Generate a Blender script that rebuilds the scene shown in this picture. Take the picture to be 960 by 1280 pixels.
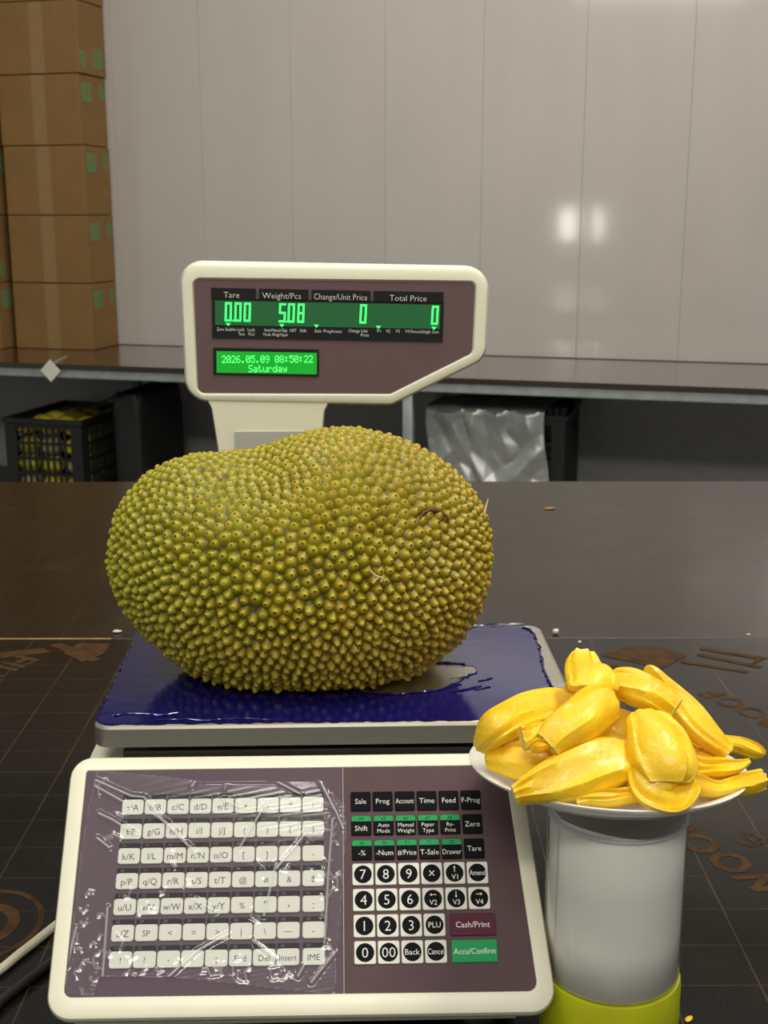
import bpy, math, random
import numpy as np
from mathutils import Vector, Matrix
from mathutils.bvhtree import BVHTree
from mathutils.kdtree import KDTree

R = math.radians
sc = bpy.context.scene
COL = sc.collection
for o in list(bpy.data.objects):
    bpy.data.objects.remove(o)

# ------------------------------------------------------------------ camera
cam = bpy.data.cameras.new('camera')
cam.sensor_width = 36
cam.lens = 1558 / 1280 * 36
cam.clip_start = 0.05
cam.dof.use_dof = True
cam.dof.focus_distance = 0.88
cam.dof.aperture_fstop = 22
co = bpy.data.objects.new('camera', cam)
co.location = (0, 0, 1.275)
co.rotation_euler = (R(90 - 13.568), 0, 0)
COL.objects.link(co)
sc.camera = co

# ------------------------------------------------------------------ world, lamps, exposure
w = bpy.data.worlds.new('room_light')
sc.world = w
w.use_nodes = True
w.node_tree.nodes['Background'].inputs[0].default_value = (1.0, 0.985, 0.95, 1)
w.node_tree.nodes['Background'].inputs[1].default_value = 0.29


def area(name, loc, size, power, target=None, color=(1, 0.955, 0.86), rot=None):
    d = bpy.data.lights.new(name, 'AREA')
    d.shape = 'RECTANGLE'
    d.size, d.size_y = size
    d.energy = power
    d.color = color
    o = bpy.data.objects.new(name, d)
    o.location = loc
    if target is not None:
        o.rotation_euler = (Vector(target) - Vector(loc)).to_track_quat('-Z', 'Y').to_euler()
    COL.objects.link(o)
    return o


area('overhead_light', (-0.55, 0.15, 2.75), (1.2, 0.16), 11, (-0.1, 0.85, 0.9))
area('overhead_light', (0.65, 0.70, 2.75), (1.2, 0.16), 24, (0.1, 0.85, 0.9))
area('overhead_light', (-0.1, -2.3, 3.75), (1.4, 0.3), 48, (0.0, 0.85, 0.9))  # added frontal fill high behind the camera, no known fixture there
area('overhead_light', (0.3, 2.7, 3.2), (2.4, 0.2), 46, (0.2, 4.0, 1.0), (1, 0.96, 0.9))  # added to brighten the back wall, not a known fixture
area('far_lamp', (-1.917, -1.6, 1.166), (0.13, 0.26), 2.3, (0.7, 4.5, 1.23), (1, 0.97, 0.9))
area('far_lamp', (-1.635, -1.6, 1.167), (0.08, 0.26), 1.2, (0.8, 4.5, 1.23), (1, 0.97, 0.9))

sc.view_settings.view_transform = 'Standard'
sc.view_settings.look = 'None'
sc.view_settings.gamma = 1
sc.view_settings.use_curve_mapping = False
sc.view_settings.exposure = 0.0


# ------------------------------------------------------------------ materials
def lin(c):
    return tuple(((x / 255) / 12.92 if x / 255 <= 0.04045 else ((x / 255 + 0.055) / 1.055) ** 2.4) for x in c) + (1,)


def pm(name, rgb, rough=0.5, metal=0.0, var=0.08, scale=30, coat=0.0, bump=0.0, bscale=200, spec=0.5, stretch=None,
       emit=None, estr=0.0, sss=0.0):
    """a procedural principled material: noise-varied colour, optional fine relief"""
    m = bpy.data.materials.new(name)
    m.use_nodes = True
    nt = m.node_tree
    b = nt.nodes['Principled BSDF']
    b.inputs['Roughness'].default_value = rough
    b.inputs['Metallic'].default_value = metal
    b.inputs['Coat Weight'].default_value = coat
    b.inputs['Coat Roughness'].default_value = 0.08
    b.inputs['Specular IOR Level'].default_value = spec
    c = lin(rgb)
    tc = nt.nodes.new('ShaderNodeTexCoord')
    mp = nt.nodes.new('ShaderNodeMapping')
    if stretch:
        mp.inputs['Scale'].default_value = stretch
    nt.links.new(tc.outputs['Object'], mp.inputs[0])
    n = nt.nodes.new('ShaderNodeTexNoise')
    n.inputs['Scale'].default_value = scale
    n.inputs['Detail'].default_value = 4
    nt.links.new(mp.outputs[0], n.inputs['Vector'])
    r = nt.nodes.new('ShaderNodeValToRGB')
    r.color_ramp.elements[0].position = 0.3
    r.color_ramp.elements[1].position = 0.7
    r.color_ramp.elements[0].color = tuple(x * (1 - var) for x in c[:3]) + (1,)
    r.color_ramp.elements[1].color = tuple(min(1, x * (1 + var)) for x in c[:3]) + (1,)
    nt.links.new(n.outputs[0], r.inputs[0])
    nt.links.new(r.outputs[0], b.inputs['Base Color'])
    if bump:
        n2 = nt.nodes.new('ShaderNodeTexNoise')
        n2.inputs['Scale'].default_value = bscale
        nt.links.new(mp.outputs[0], n2.inputs['Vector'])
        bp = nt.nodes.new('ShaderNodeBump')
        bp.inputs['Strength'].default_value = bump
        bp.inputs['Distance'].default_value = 0.002
        nt.links.new(n2.outputs[0], bp.inputs['Height'])
        nt.links.new(bp.outputs[0], b.inputs['Normal'])
    if emit:
        b.inputs['Emission Color'].default_value = lin(emit)
        b.inputs['Emission Strength'].default_value = estr
    if sss:
        b.inputs['Subsurface Weight'].default_value = sss
        b.inputs['Subsurface Radius'].default_value = (0.006, 0.003, 0.0006)
        b.inputs['Subsurface Scale'].default_value = 1.0
    return m


M = {}
M['white_plastic'] = pm('white_plastic', (232, 229, 204), 0.32, var=0.015)
M['grey_plastic'] = pm('grey_plastic', (178, 178, 170), 0.4, var=0.03)
M['dark_gap'] = pm('dark_plastic', (40, 38, 32), 0.5)
M['purple_left'] = pm('purple_overlay', (94, 78, 87), 0.5, var=0.02, spec=0.1)
M['purple_right'] = pm('plum_brown_overlay', (90, 71, 73), 0.5, var=0.02, spec=0.1)
M['head_purple'] = pm('head_overlay', (101, 79, 80), 0.45, var=0.02)
M['key_white'] = pm('key_white', (214, 215, 202), 0.4, var=0.01)
M['key_dark'] = pm('key_strip', (36, 36, 37), 0.45, var=0.02, spec=0.05)
M['key_black'] = pm('key_black', (15, 15, 17), 0.4, var=0.02, spec=0.05)
M['key_green'] = pm('key_green', (14, 150, 82), 0.45, var=0.02, spec=0.2)
M['key_maroon'] = pm('key_maroon', (80, 16, 44), 0.45, var=0.02, spec=0.2)
M['ink_dark'] = pm('ink_dark', (45, 45, 45), 0.5, var=0.02)
M['ink_grey'] = pm('ink_grey', (105, 105, 104), 0.5, var=0.02)
M['ink_white'] = pm('ink_white', (225, 225, 215), 0.5, var=0.02)
M['lcd_black'] = pm('lcd_black', (20, 20, 18), 0.3, var=0.02)
M['lcd_dim'] = pm('lcd_dim', (10, 50, 25), 0.25, var=0.05, emit=(40, 105, 55), estr=0.6)
M['lcd_lit'] = pm('lcd_lit', (10, 120, 30), 0.3, var=0.05, emit=(15, 165, 40), estr=0.75)
M['digit'] = pm('lcd_digit', (40, 200, 80), 0.3, emit=(70, 255, 110), estr=1.5)
M['steel'] = pm('brushed_steel', (214, 209, 194), 0.36, 1.0, var=0.08, scale=40, stretch=(1, 30, 60))
M['rail_steel'] = pm('galvanised_steel', (165, 172, 168), 0.38, 0.5, var=0.15, scale=20)
M['film_blue'] = pm('blue_film', (17, 14, 84), 0.13, var=0.15, scale=60, bump=0.06, bscale=60, spec=0.7)
M['film_edge'] = pm('blue_film_torn_edge', (58, 80, 160), 0.3, var=0.3, scale=300)
M['plate'] = pm('melamine_white', (232, 230, 220), 0.22, var=0.01, coat=0.3)
M['paper'] = pm('white_liner', (243, 242, 234), 0.55, var=0.02)
M['lime'] = pm('lime_lid', (192, 196, 30), 0.35, var=0.08, scale=50)
M['cable_white'] = pm('cable_white', (205, 200, 175), 0.45)
M['cable_black'] = pm('cable_black', (22, 21, 20), 0.5)
M['carton'] = pm('carton_board', (130, 97, 51), 0.75, var=0.08, scale=9)
M['tape'] = pm('packing_tape', (142, 112, 70), 0.35, var=0.05)
M['print_green'] = pm('green_print', (98, 128, 76), 0.7, var=0.2, scale=60)
M['print_faint'] = pm('faint_print', (128, 104, 56), 0.7, var=0.1)
M['crate'] = pm('black_crate', (24, 25, 24), 0.5)
M['silver'] = pm('silver_sheet', (172, 174, 171), 0.4, 0.6, var=0.08)
M['tarp'] = pm('black_tarp', (17, 17, 17), 0.6, bump=0.3, bscale=30)
M['tag'] = pm('tag_paper', (215, 214, 200), 0.6)
M['lime_fruit'] = pm('packed_fruit_yellow', (215, 200, 50), 0.5, var=0.3)
M['pale_pack'] = pm('packed_fruit_pale', (175, 172, 140), 0.4, var=0.2)
M['floor'] = pm('concrete_floor', (140, 137, 131), 0.5, var=0.12, scale=3)
M['wall_low'] = pm('grey_lower_wall', (150, 149, 146), 0.55, var=0.05)
M['wall_upper'] = pm('dark_upper_wall', (58, 57, 55), 0.7, var=0.1)
M['scrap_orange'] = pm('dry_leaf', (176, 128, 60), 0.6)
M['scrap_white'] = pm('pale_scrap', (220, 214, 190), 0.6)
M['latex'] = pm('dried_latex', (215, 195, 140), 0.5)
M['scar'] = pm('brown_scar', (92, 58, 26), 0.7, var=0.3)
M['leg_steel'] = pm('painted_steel', (96, 98, 97), 0.45, 0.4)
M['table_print'] = pm('brown_print', (72, 50, 27), 0.55, var=0.35, scale=60, spec=0.1)


def panel_mat():
    m = pm('wall_panel', (185, 179, 170), 0.075, var=0.03, scale=2.2, stretch=(3, 3, 0.8))
    return m


M['panel'] = panel_mat()


def nodes_line(nt, coord, period, off, width):
    """1 on a line every `period` along a coordinate"""
    def mth(op, a, b=None):
        n = nt.nodes.new('ShaderNodeMath')
        n.operation = op
        for i, v in enumerate((a, b)):
            if v is None:
                continue
            if isinstance(v, (int, float)):
                n.inputs[i].default_value = v
            else:
                nt.links.new(v, n.inputs[i])
        return n.outputs[0]
    a = mth('ADD', coord, -off + period / 2)
    f = mth('DIVIDE', a, period)
    f = mth('FRACT', f)
    f = mth('SUBTRACT', f, 0.5)
    f = mth('ABSOLUTE', f)
    return mth('LESS_THAN', f, width / period / 2), mth


def table_mat(name, xo, yo, faint, col, worn=0.9):
    m = pm(name, col, 0.24, var=0.16, scale=5, spec=0.5)
    nt = m.node_tree
    b = nt.nodes['Principled BSDF']
    base = b.inputs['Base Color'].links[0].from_socket
    tc = nt.nodes.new('ShaderNodeTexCoord')
    sp = nt.nodes.new('ShaderNodeSeparateXYZ')
    nt.links.new(tc.outputs['Object'], sp.inputs[0])
    lx, mth = nodes_line(nt, sp.outputs[0], 0.0637, xo, 0.0016)
    ly, mth = nodes_line(nt, sp.outputs[1], 0.0489, yo, 0.0013)
    dx, mth = nodes_line(nt, sp.outputs[0], 0.0637, xo + 0.032, 0.001)
    dy, mth = nodes_line(nt, sp.outputs[1], 0.0489, yo + 0.0245, 0.0009)
    gx, mth = nodes_line(nt, sp.outputs[1], 0.012, 0, 0.006)
    gy, mth = nodes_line(nt, sp.outputs[0], 0.012, 0, 0.006)
    d = mth('MAXIMUM', mth('MULTIPLY', dx, gx), mth('MULTIPLY', dy, gy))
    l = mth('MAXIMUM', mth('MAXIMUM', lx, mth('MULTIPLY', ly, 0.75)), mth('MULTIPLY', d, 0.35))
    wear = nt.nodes.new('ShaderNodeTexNoise')
    wear.inputs['Scale'].default_value = 14
    wear.inputs['Detail'].default_value = 6
    nt.links.new(tc.outputs['Object'], wear.inputs['Vector'])
    pt = nt.nodes.new('ShaderNodeTexNoise')
    pt.inputs['Scale'].default_value = 3.2
    pt.inputs['Detail'].default_value = 8
    pt.inputs['Distortion'].default_value = 1.2
    nt.links.new(tc.outputs['Object'], pt.inputs['Vector'])
    pm_ = nt.nodes.new('ShaderNodeMapRange')
    pm_.inputs['From Min'].default_value = 0.56
    pm_.inputs['From Max'].default_value = 0.72
    pm_.inputs['To Max'].default_value = worn
    nt.links.new(pt.outputs[0], pm_.inputs[0])
    l = mth('MAXIMUM', l, pm_.outputs[0])
    l = mth('MULTIPLY', l, mth('MULTIPLY', wear.outputs[0], faint * 0.9))
    mx = nt.nodes.new('ShaderNodeMix')
    mx.data_type = 'RGBA'
    nt.links.new(l, mx.inputs['Factor'])
    nt.links.new(base, mx.inputs['A'])
    mx.inputs['B'].default_value = lin((70, 55, 36))
    nt.links.new(mx.outputs['Result'], b.inputs['Base Color'])
    rr = nt.nodes.new('ShaderNodeMapRange')
    rr.inputs['To Min'].default_value = 0.14
    rr.inputs['To Max'].default_value = 0.28
    nt.links.new(wear.outputs[0], rr.inputs[0])
    nt.links.new(rr.outputs[0], b.inputs['Roughness'])
    return m


M['table_near'] = table_mat('film_faced_plywood_near', -0.3711, 0.18, 1.6, (22, 18, 12), 0.2)
M['table_far'] = table_mat('film_faced_plywood_far', -0.34, 0.21, 0.8, (30, 23, 15))
M['table_near'].node_tree.nodes['Principled BSDF'].inputs['Specular IOR Level'].default_value = 0.32
M['bench_top'] = pm('bench_plywood', (46, 32, 20), 0.18, var=0.15, scale=6, coat=1.0)
M['bench_top'].node_tree.nodes['Principled BSDF'].inputs['Coat Roughness'].default_value = 0.16
M['ply_edge'] = pm('plywood_edge', (190, 160, 105), 0.7, var=0.2)


def clear_mat(name, tint, fres, rough, milky=0.0, bump=0.0, bscale=150, crease=False):
    m = bpy.data.materials.new(name)
    m.use_nodes = True
    nt = m.node_tree
    nt.nodes.clear()
    out = nt.nodes.new('ShaderNodeOutputMaterial')
    tr = nt.nodes.new('ShaderNodeBsdfTransparent')
    tr.inputs[0].default_value = tint
    gl = nt.nodes.new('ShaderNodeBsdfGlossy')
    gl.inputs['Roughness'].default_value = rough
    lw = nt.nodes.new('ShaderNodeLayerWeight')
    lw.inputs[0].default_value = 0.5
    pw = nt.nodes.new('ShaderNodeMath')
    pw.operation = 'POWER'
    pw.inputs[1].default_value = 4.0
    nt.links.new(lw.outputs['Facing'], pw.inputs[0])
    fr = nt.nodes.new('ShaderNodeMapRange')
    fr.inputs['To Min'].default_value = fres
    fr.inputs['To Max'].default_value = 0.75
    nt.links.new(pw.outputs[0], fr.inputs[0])
    df = nt.nodes.new('ShaderNodeBsdfDiffuse')
    df.inputs[0].default_value = (0.8, 0.8, 0.78, 1)
    mxd = nt.nodes.new('ShaderNodeMixShader')
    mxd.inputs[0].default_value = milky
    if crease:
        ca_ = nt.nodes.new('ShaderNodeAttribute')
        ca_.attribute_name = 'crease'
        cm = nt.nodes.new('ShaderNodeMath')
        cm.inputs[1].default_value = milky
        nt.links.new(ca_.outputs['Fac'], cm.inputs[0])
        nt.links.new(cm.outputs[0], mxd.inputs[0])
    nt.links.new(tr.outputs[0], mxd.inputs[1])
    nt.links.new(df.outputs[0], mxd.inputs[2])
    mx = nt.nodes.new('ShaderNodeMixShader')
    nt.links.new(fr.outputs[0], mx.inputs[0])
    nt.links.new(mxd.outputs[0], mx.inputs[1])
    nt.links.new(gl.outputs[0], mx.inputs[2])
    nt.links.new(mx.outputs[0], out.inputs[0])
    if bump:
        tc = nt.nodes.new('ShaderNodeTexCoord')
        n = nt.nodes.new('ShaderNodeTexNoise')
        n.inputs['Scale'].default_value = bscale
        n.inputs['Detail'].default_value = 3
        nt.links.new(tc.outputs['Object'], n.inputs['Vector'])
        bp = nt.nodes.new('ShaderNodeBump')
        bp.inputs['Strength'].default_value = bump
        bp.inputs['Distance'].default_value = 0.002
        nt.links.new(n.outputs[0], bp.inputs['Height'])
        nt.links.new(bp.outputs[0], gl.inputs['Normal'])
    return m


M['clear_film'] = clear_mat('clear_film', (0.97, 0.97, 0.97, 1), 0.05, 0.13, milky=0.015, bump=0.03, bscale=40, crease=True)
M['clear_jar'] = clear_mat('clear_jar_plastic', (0.97, 0.97, 0.96, 1), 0.04, 0.05, milky=0.10)
M['ring'] = clear_mat('frosted_ring', (0.97, 0.97, 0.96, 1), 0.06, 0.1, milky=0.5)
M['thread'] = pm('white_thread', (215, 212, 195), 0.6)


def fruit_mat():
    m = pm('jackfruit_flesh', (248, 201, 28), 0.40, var=0.12, scale=45, sss=0.3, coat=0.12, bump=0.25, bscale=260)
    nt = m.node_tree
    b = nt.nodes['Principled BSDF']
    base = b.inputs['Base Color'].links[0].from_socket
    at = nt.nodes.new('ShaderNodeAttribute')
    at.attribute_name = 'cut'
    mx = nt.nodes.new('ShaderNodeMix')
    mx.data_type = 'RGBA'
    nt.links.new(at.outputs['Fac'], mx.inputs['Factor'])
    nt.links.new(base, mx.inputs['A'])
    mx.inputs['B'].default_value = lin((250, 218, 92))
    nt.links.new(mx.outputs['Result'], b.inputs['Base Color'])
    return m


M['flesh'] = fruit_mat()


def rind_mat():
    """spine colour by height on the spine (an attribute of the mesh) and by variety across the fruit"""
    m = bpy.data.materials.new('jackfruit_rind')
    m.use_nodes = True
    nt = m.node_tree
    b = nt.nodes['Principled BSDF']
    b.inputs['Roughness'].default_value = 0.38
    b.inputs['Specular IOR Level'].default_value = 0.4
    at = nt.nodes.new('ShaderNodeAttribute')
    at.attribute_name = 'height'
    av = nt.nodes.new('ShaderNodeAttribute')
    av.attribute_name = 'vary'
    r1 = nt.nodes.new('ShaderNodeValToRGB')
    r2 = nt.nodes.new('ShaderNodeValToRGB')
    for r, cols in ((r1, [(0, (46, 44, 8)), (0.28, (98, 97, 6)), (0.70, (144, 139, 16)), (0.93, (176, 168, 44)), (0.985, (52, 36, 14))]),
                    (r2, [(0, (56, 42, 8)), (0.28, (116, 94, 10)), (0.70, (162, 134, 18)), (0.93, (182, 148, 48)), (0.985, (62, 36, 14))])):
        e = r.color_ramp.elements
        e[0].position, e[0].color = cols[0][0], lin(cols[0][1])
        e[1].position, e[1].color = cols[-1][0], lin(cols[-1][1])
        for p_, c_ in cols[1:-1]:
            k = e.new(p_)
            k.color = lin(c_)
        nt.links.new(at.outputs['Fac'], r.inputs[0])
    mx = nt.nodes.new('ShaderNodeMix')
    mx.data_type = 'RGBA'
    nt.links.new(av.outputs['Fac'], mx.inputs['Factor'])
    nt.links.new(r1.outputs[0], mx.inputs['A'])
    nt.links.new(r2.outputs[0], mx.inputs['B'])
    nt.links.new(mx.outputs['Result'], b.inputs['Base Color'])
    return m


M['rind'] = rind_mat()


# ------------------------------------------------------------------ mesh helpers
class MB:
    def __init__(s):
        s.v, s.f, s.mi = [], [], []

    def add(s, vs, fs, mi=0):
        b = len(s.v)
        s.v += [tuple(v) for v in vs]
        s.f += [tuple(i + b for i in f) for f in fs]
        s.mi += [mi] * len(fs)
        return s

    def box(s, lo, hi, mi=0, bev=0.0):
        x0, y0, z0 = lo
        x1, y1, z1 = hi
        if bev:
            o = [(x0, y0), (x1, y0), (x1, y1), (x0, y1)]
            r = rpoly(o, bev, 3)
            r2 = rpoly([(x0 + bev, y0 + bev), (x1 - bev, y0 + bev), (x1 - bev, y1 - bev), (x0 + bev, y1 - bev)], bev * .01, 3)
            mid = [(a * .3 + c * .7, b_ * .3 + d * .7) for (a, b_), (c, d) in zip(r2, r)]
            L = [[(x, y, z0) for x, y in r2], [(x, y, z0 + bev * .3) for x, y in mid], [(x, y, z0 + bev) for x, y in r],
                 [(x, y, z1 - bev) for x, y in r], [(x, y, z1 - bev * .3) for x, y in mid], [(x, y, z1) for x, y in r2]]
            return s.loops(L, mi)
        vs = [(x0, y0, z0), (x1, y0, z0), (x1, y1, z0), (x0, y1, z0), (x0, y0, z1), (x1, y0, z1), (x1, y1, z1), (x0, y1, z1)]
        return s.add(vs, [(3, 2, 1, 0), (4, 5, 6, 7), (0, 1, 5, 4), (1, 2, 6, 5), (2, 3, 7, 6), (3, 0, 4, 7)], mi)

    def loops(s, L, mi=0, cap0=True, cap1=True):
        n = len(L[0])
        vs = [p for l in L for p in l]
        fs = []
        for i in range(len(L) - 1):
            for k in range(n):
                a, b = i * n + k, i * n + (k + 1) % n
                fs.append((a, b, b + n, a + n))
        if cap0:
            fs.append(tuple(range(n - 1, -1, -1)))
        if cap1:
            fs.append(tuple(range((len(L) - 1) * n, len(L) * n)))
        return s.add(vs, fs, mi)

    def tube(s, pts, r, n=8, mi=0):
        pts = [Vector(p) for p in pts]
        L = []
        up = Vector((0.13, 0.21, 1)).normalized()
        for i, p in enumerate(pts):
            t = (pts[min(i + 1, len(pts) - 1)] - pts[max(i - 1, 0)]).normalized()
            a = t.cross(up).normalized()
            b = t.cross(a)
            rr = r[i] if isinstance(r, (list, tuple)) else r
            L.append([p + (a * math.cos(2 * math.pi * k / n) + b * math.sin(2 * math.pi * k / n)) * rr for k in range(n)])
        return s.loops(L, mi)

    def lathe(s, prof, n=64, mi=0, cap0=True, cap1=True):
        L = [[(r * math.cos(2 * math.pi * k / n), r * math.sin(2 * math.pi * k / n), z) for k in range(n)] for r, z in prof]
        return s.loops(L, mi, cap0, cap1)

    def prism(s, poly, z0, z1, mi=0):
        return s.loops([[(x, y, z0) for x, y in poly], [(x, y, z1) for x, y in poly]], mi)

    def build(s, name, mats, parent=None, smooth=True, angle=35, fix=True):
        me = bpy.data.meshes.new(name)
        me.from_pydata(s.v, [], s.f)
        if not isinstance(mats, (list, tuple)):
            mats = [mats]
        for m in mats:
            me.materials.append(M[m] if isinstance(m, str) else m)
        if len(mats) > 1:
            me.polygons.foreach_set('material_index', s.mi)
        if fix:
            import bmesh
            bm = bmesh.new()
            bm.from_mesh(me)
            bmesh.ops.recalc_face_normals(bm, faces=bm.faces)
            bm.to_mesh(me)
            bm.free()
        if smooth:
            me.polygons.foreach_set('use_smooth', [True] * len(me.polygons))
            me.set_sharp_from_angle(angle=R(angle))
        o = bpy.data.objects.new(name, me)
        COL.objects.link(o)
        if parent is not None:
            o.parent = parent
        return o


def rpoly(pts, r, seg=5):
    """a polygon with its corners rounded"""
    out = []
    n = len(pts)
    for i in range(n):
        p0, p1, p2 = (Vector(pts[j][:2]) for j in ((i - 1) % n, i, (i + 1) % n))
        rr = r[i] if isinstance(r, (list, tuple)) else r
        a, b = (p0 - p1), (p2 - p1)
        la, lb = a.length, b.length
        a.normalize()
        b.normalize()
        ang = a.angle(b)
        d = min(rr / math.tan(ang / 2), la * .49, lb * .49)
        rr = d * math.tan(ang / 2)
        c = p1 + (a + b).normalized() * (rr / math.sin(ang / 2))
        s_, e_ = p1 + a * d - c, p1 + b * d - c
        t0 = math.atan2(s_.y, s_.x)
        dt = math.atan2(e_.y, e_.x) - t0
        while dt > math.pi:
            dt -= 2 * math.pi
        while dt < -math.pi:
            dt += 2 * math.pi
        for k in range(seg + 1):
            t = t0 + dt * k / seg
            out.append((c.x + rr * math.cos(t), c.y + rr * math.sin(t)))
    return out


def inset(pts, d):
    """shrink a counter-clockwise polygon by d"""
    n = len(pts)
    out = []
    for i in range(n):
        a, b, c = (Vector(pts[j]) for j in ((i - 1) % n, i, (i + 1) % n))
        e0 = (b - a)
        e1 = (c - b)
        if e0.length < 1e-9:
            e0 = e1
        if e1.length < 1e-9:
            e1 = e0
        n0 = Vector((-e0.y, e0.x)).normalized()
        n1 = Vector((-e1.y, e1.x)).normalized()
        nn = (n0 + n1)
        nn = nn.normalized() / max(0.35, nn.length / 2)
        out.append(tuple(b + nn * d))
    return out


def area2(p):
    return sum(p[i][0] * p[(i + 1) % len(p)][1] - p[(i + 1) % len(p)][0] * p[i][1] for i in range(len(p)))


def thing(name, label, cat, loc=(0, 0, 0), rz=0.0, group=None):
    o = bpy.data.objects.new(name, None)
    o.empty_display_size = 0.05
    COL.objects.link(o)
    o.location = loc
    o.rotation_euler = (0, 0, rz)
    return tag(o, label, cat, group)


def tag(o, label, cat, group=None):
    o['label'] = label
    o['category'] = cat
    if group:
        o['group'] = group
    return o


_txt = {}


def text(s, size, bold=0.0, squeeze=None, spacing=1.0):
    """flat letters as (verts2d, faces), centred"""
    key = (s, size, bold, squeeze, spacing)
    if key in _txt:
        return _txt[key]
    cu = bpy.data.curves.new('t', 'FONT')
    cu.body = s
    cu.size = size
    cu.resolution_u = 2
    cu.offset = bold * size
    cu.space_character = spacing
    ob = bpy.data.objects.new('t', cu)
    me = bpy.data.meshes.new_from_object(ob)
    vs = [(v.co.x, v.co.y) for v in me.vertices]
    fs = [tuple(p.vertices) for p in me.polygons]
    bpy.data.objects.remove(ob)
    bpy.data.meshes.remove(me)
    bpy.data.curves.remove(cu)
    if vs:
        xs = [v[0] for v in vs]
        cx, wd = (min(xs) + max(xs)) / 2, max(xs) - min(xs)
        k = min(1, squeeze / wd) if squeeze else 1
        vs = [((x - cx) * k, y - size * 0.35) for x, y in vs]
    _txt[key] = (vs, fs)
    return _txt[key]


def put_text(mb, s, size, x, y, z, mi, bold=0.0, squeeze=None, plane='xy', spacing=1.0):
    vs, fs = text(s, size, bold, squeeze, spacing)
    if plane == 'xy':
        mb.add([(x + a, y + b, z) for a, b in vs], fs, mi)
    else:                                                            # xz, seen from -y
        mb.add([(x + a, z, y + b) for a, b in vs], fs, mi)


# ================================================================== THE SETTING
WR = R(-15.4)
WB = Vector((0.148, 4.727, 0))


def struct(o):
    o['kind'] = 'structure'
    return o


fl = struct(MB().box((-6, -3.5, -0.05), (5, 7.5, 0)).build('floor', 'floor', smooth=False))

wall = MB().box((-5.2, 0.012, 0), (3.2, 0.12, 3.2)).build('wall_back', 'wall_low', smooth=False)
wall.location, wall.rotation_euler = WB, (0, 0, WR)
struct(wall)
x = -0.876 - 0.363 * 11
for k in range(19):
    mb = MB()
    mb.box((x + 0.0003, 0.0, 0.752), (x + 0.363 - 0.0003, 0.012, 2.72), 0, 0.0010)
    p = mb.build('wall_panel', 'panel', wall, smooth=False)
    x += 0.363
MB().box((-5.2, 0.0, 2.7205), (3.2, 0.012, 3.2)).build('unseen_upper_wall', 'wall_upper', wall, smooth=False)  # unseen band above the panels, made dark to dim reflections in pan and table
tb = MB().box((-5.2, -0.012, 0), (3.2, 0.012, 0.10)).build('baseboard_back', 'wall_low', smooth=False)
tb.location, tb.rotation_euler = WB, (0, 0, WR)
struct(tb)

# ================================================================== THE BACK BENCH AND WHAT STANDS ON IT
bench = thing('work_bench', 'long dark topped work bench with steel front rail against the white panelled wall', 'bench', WB, WR)
MB().box((-4.6, -0.655, 0.732), (2.6, -0.016, 0.75), 0, 0.001).build('bench_top', 'bench_top', bench, smooth=False)
MB().box((-4.6, -0.648, 0.700), (2.6, -0.612, 0.7315), 0, 0.003).build('front_rail', 'rail_steel', bench, smooth=False)
MB().box((-4.6, -0.52, 0.700), (2.6, -0.48, 0.7315), 0, 0.003).build('middle_rail', 'leg_steel', bench)
MB().box((-4.6, -0.09, 0.690), (2.6, -0.05, 0.7315), 0, 0.003).build('back_rail', 'leg_steel', bench)
for lx in (-4.4, -2.4, 0.1, 1.6):
    MB().box((lx - 0.017, -0.63, 0), (lx + 0.017, -0.596, 0.70), 0, 0.003).build('leg', 'rail_steel', bench)
for lx in (-4.4, -2.4, -1.16, 0.088, 1.6):
    MB().box((lx - 0.015, -0.085, 0), (lx + 0.015, -0.055, 0.69), 0, 0.003).build('leg', 'leg_steel', bench)
MB().box((-4.6, -0.594, 0.22), (2.6, -0.088, 0.24)).build('lower_shelf', 'leg_steel', bench, smooth=False)

# cartons
BW, BD, BH = 0.335, 0.212, 0.2555
BLAB = ['bottom', 'second from bottom', 'third from bottom', 'fourth from bottom', 'fifth from bottom', 'topmost']


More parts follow.
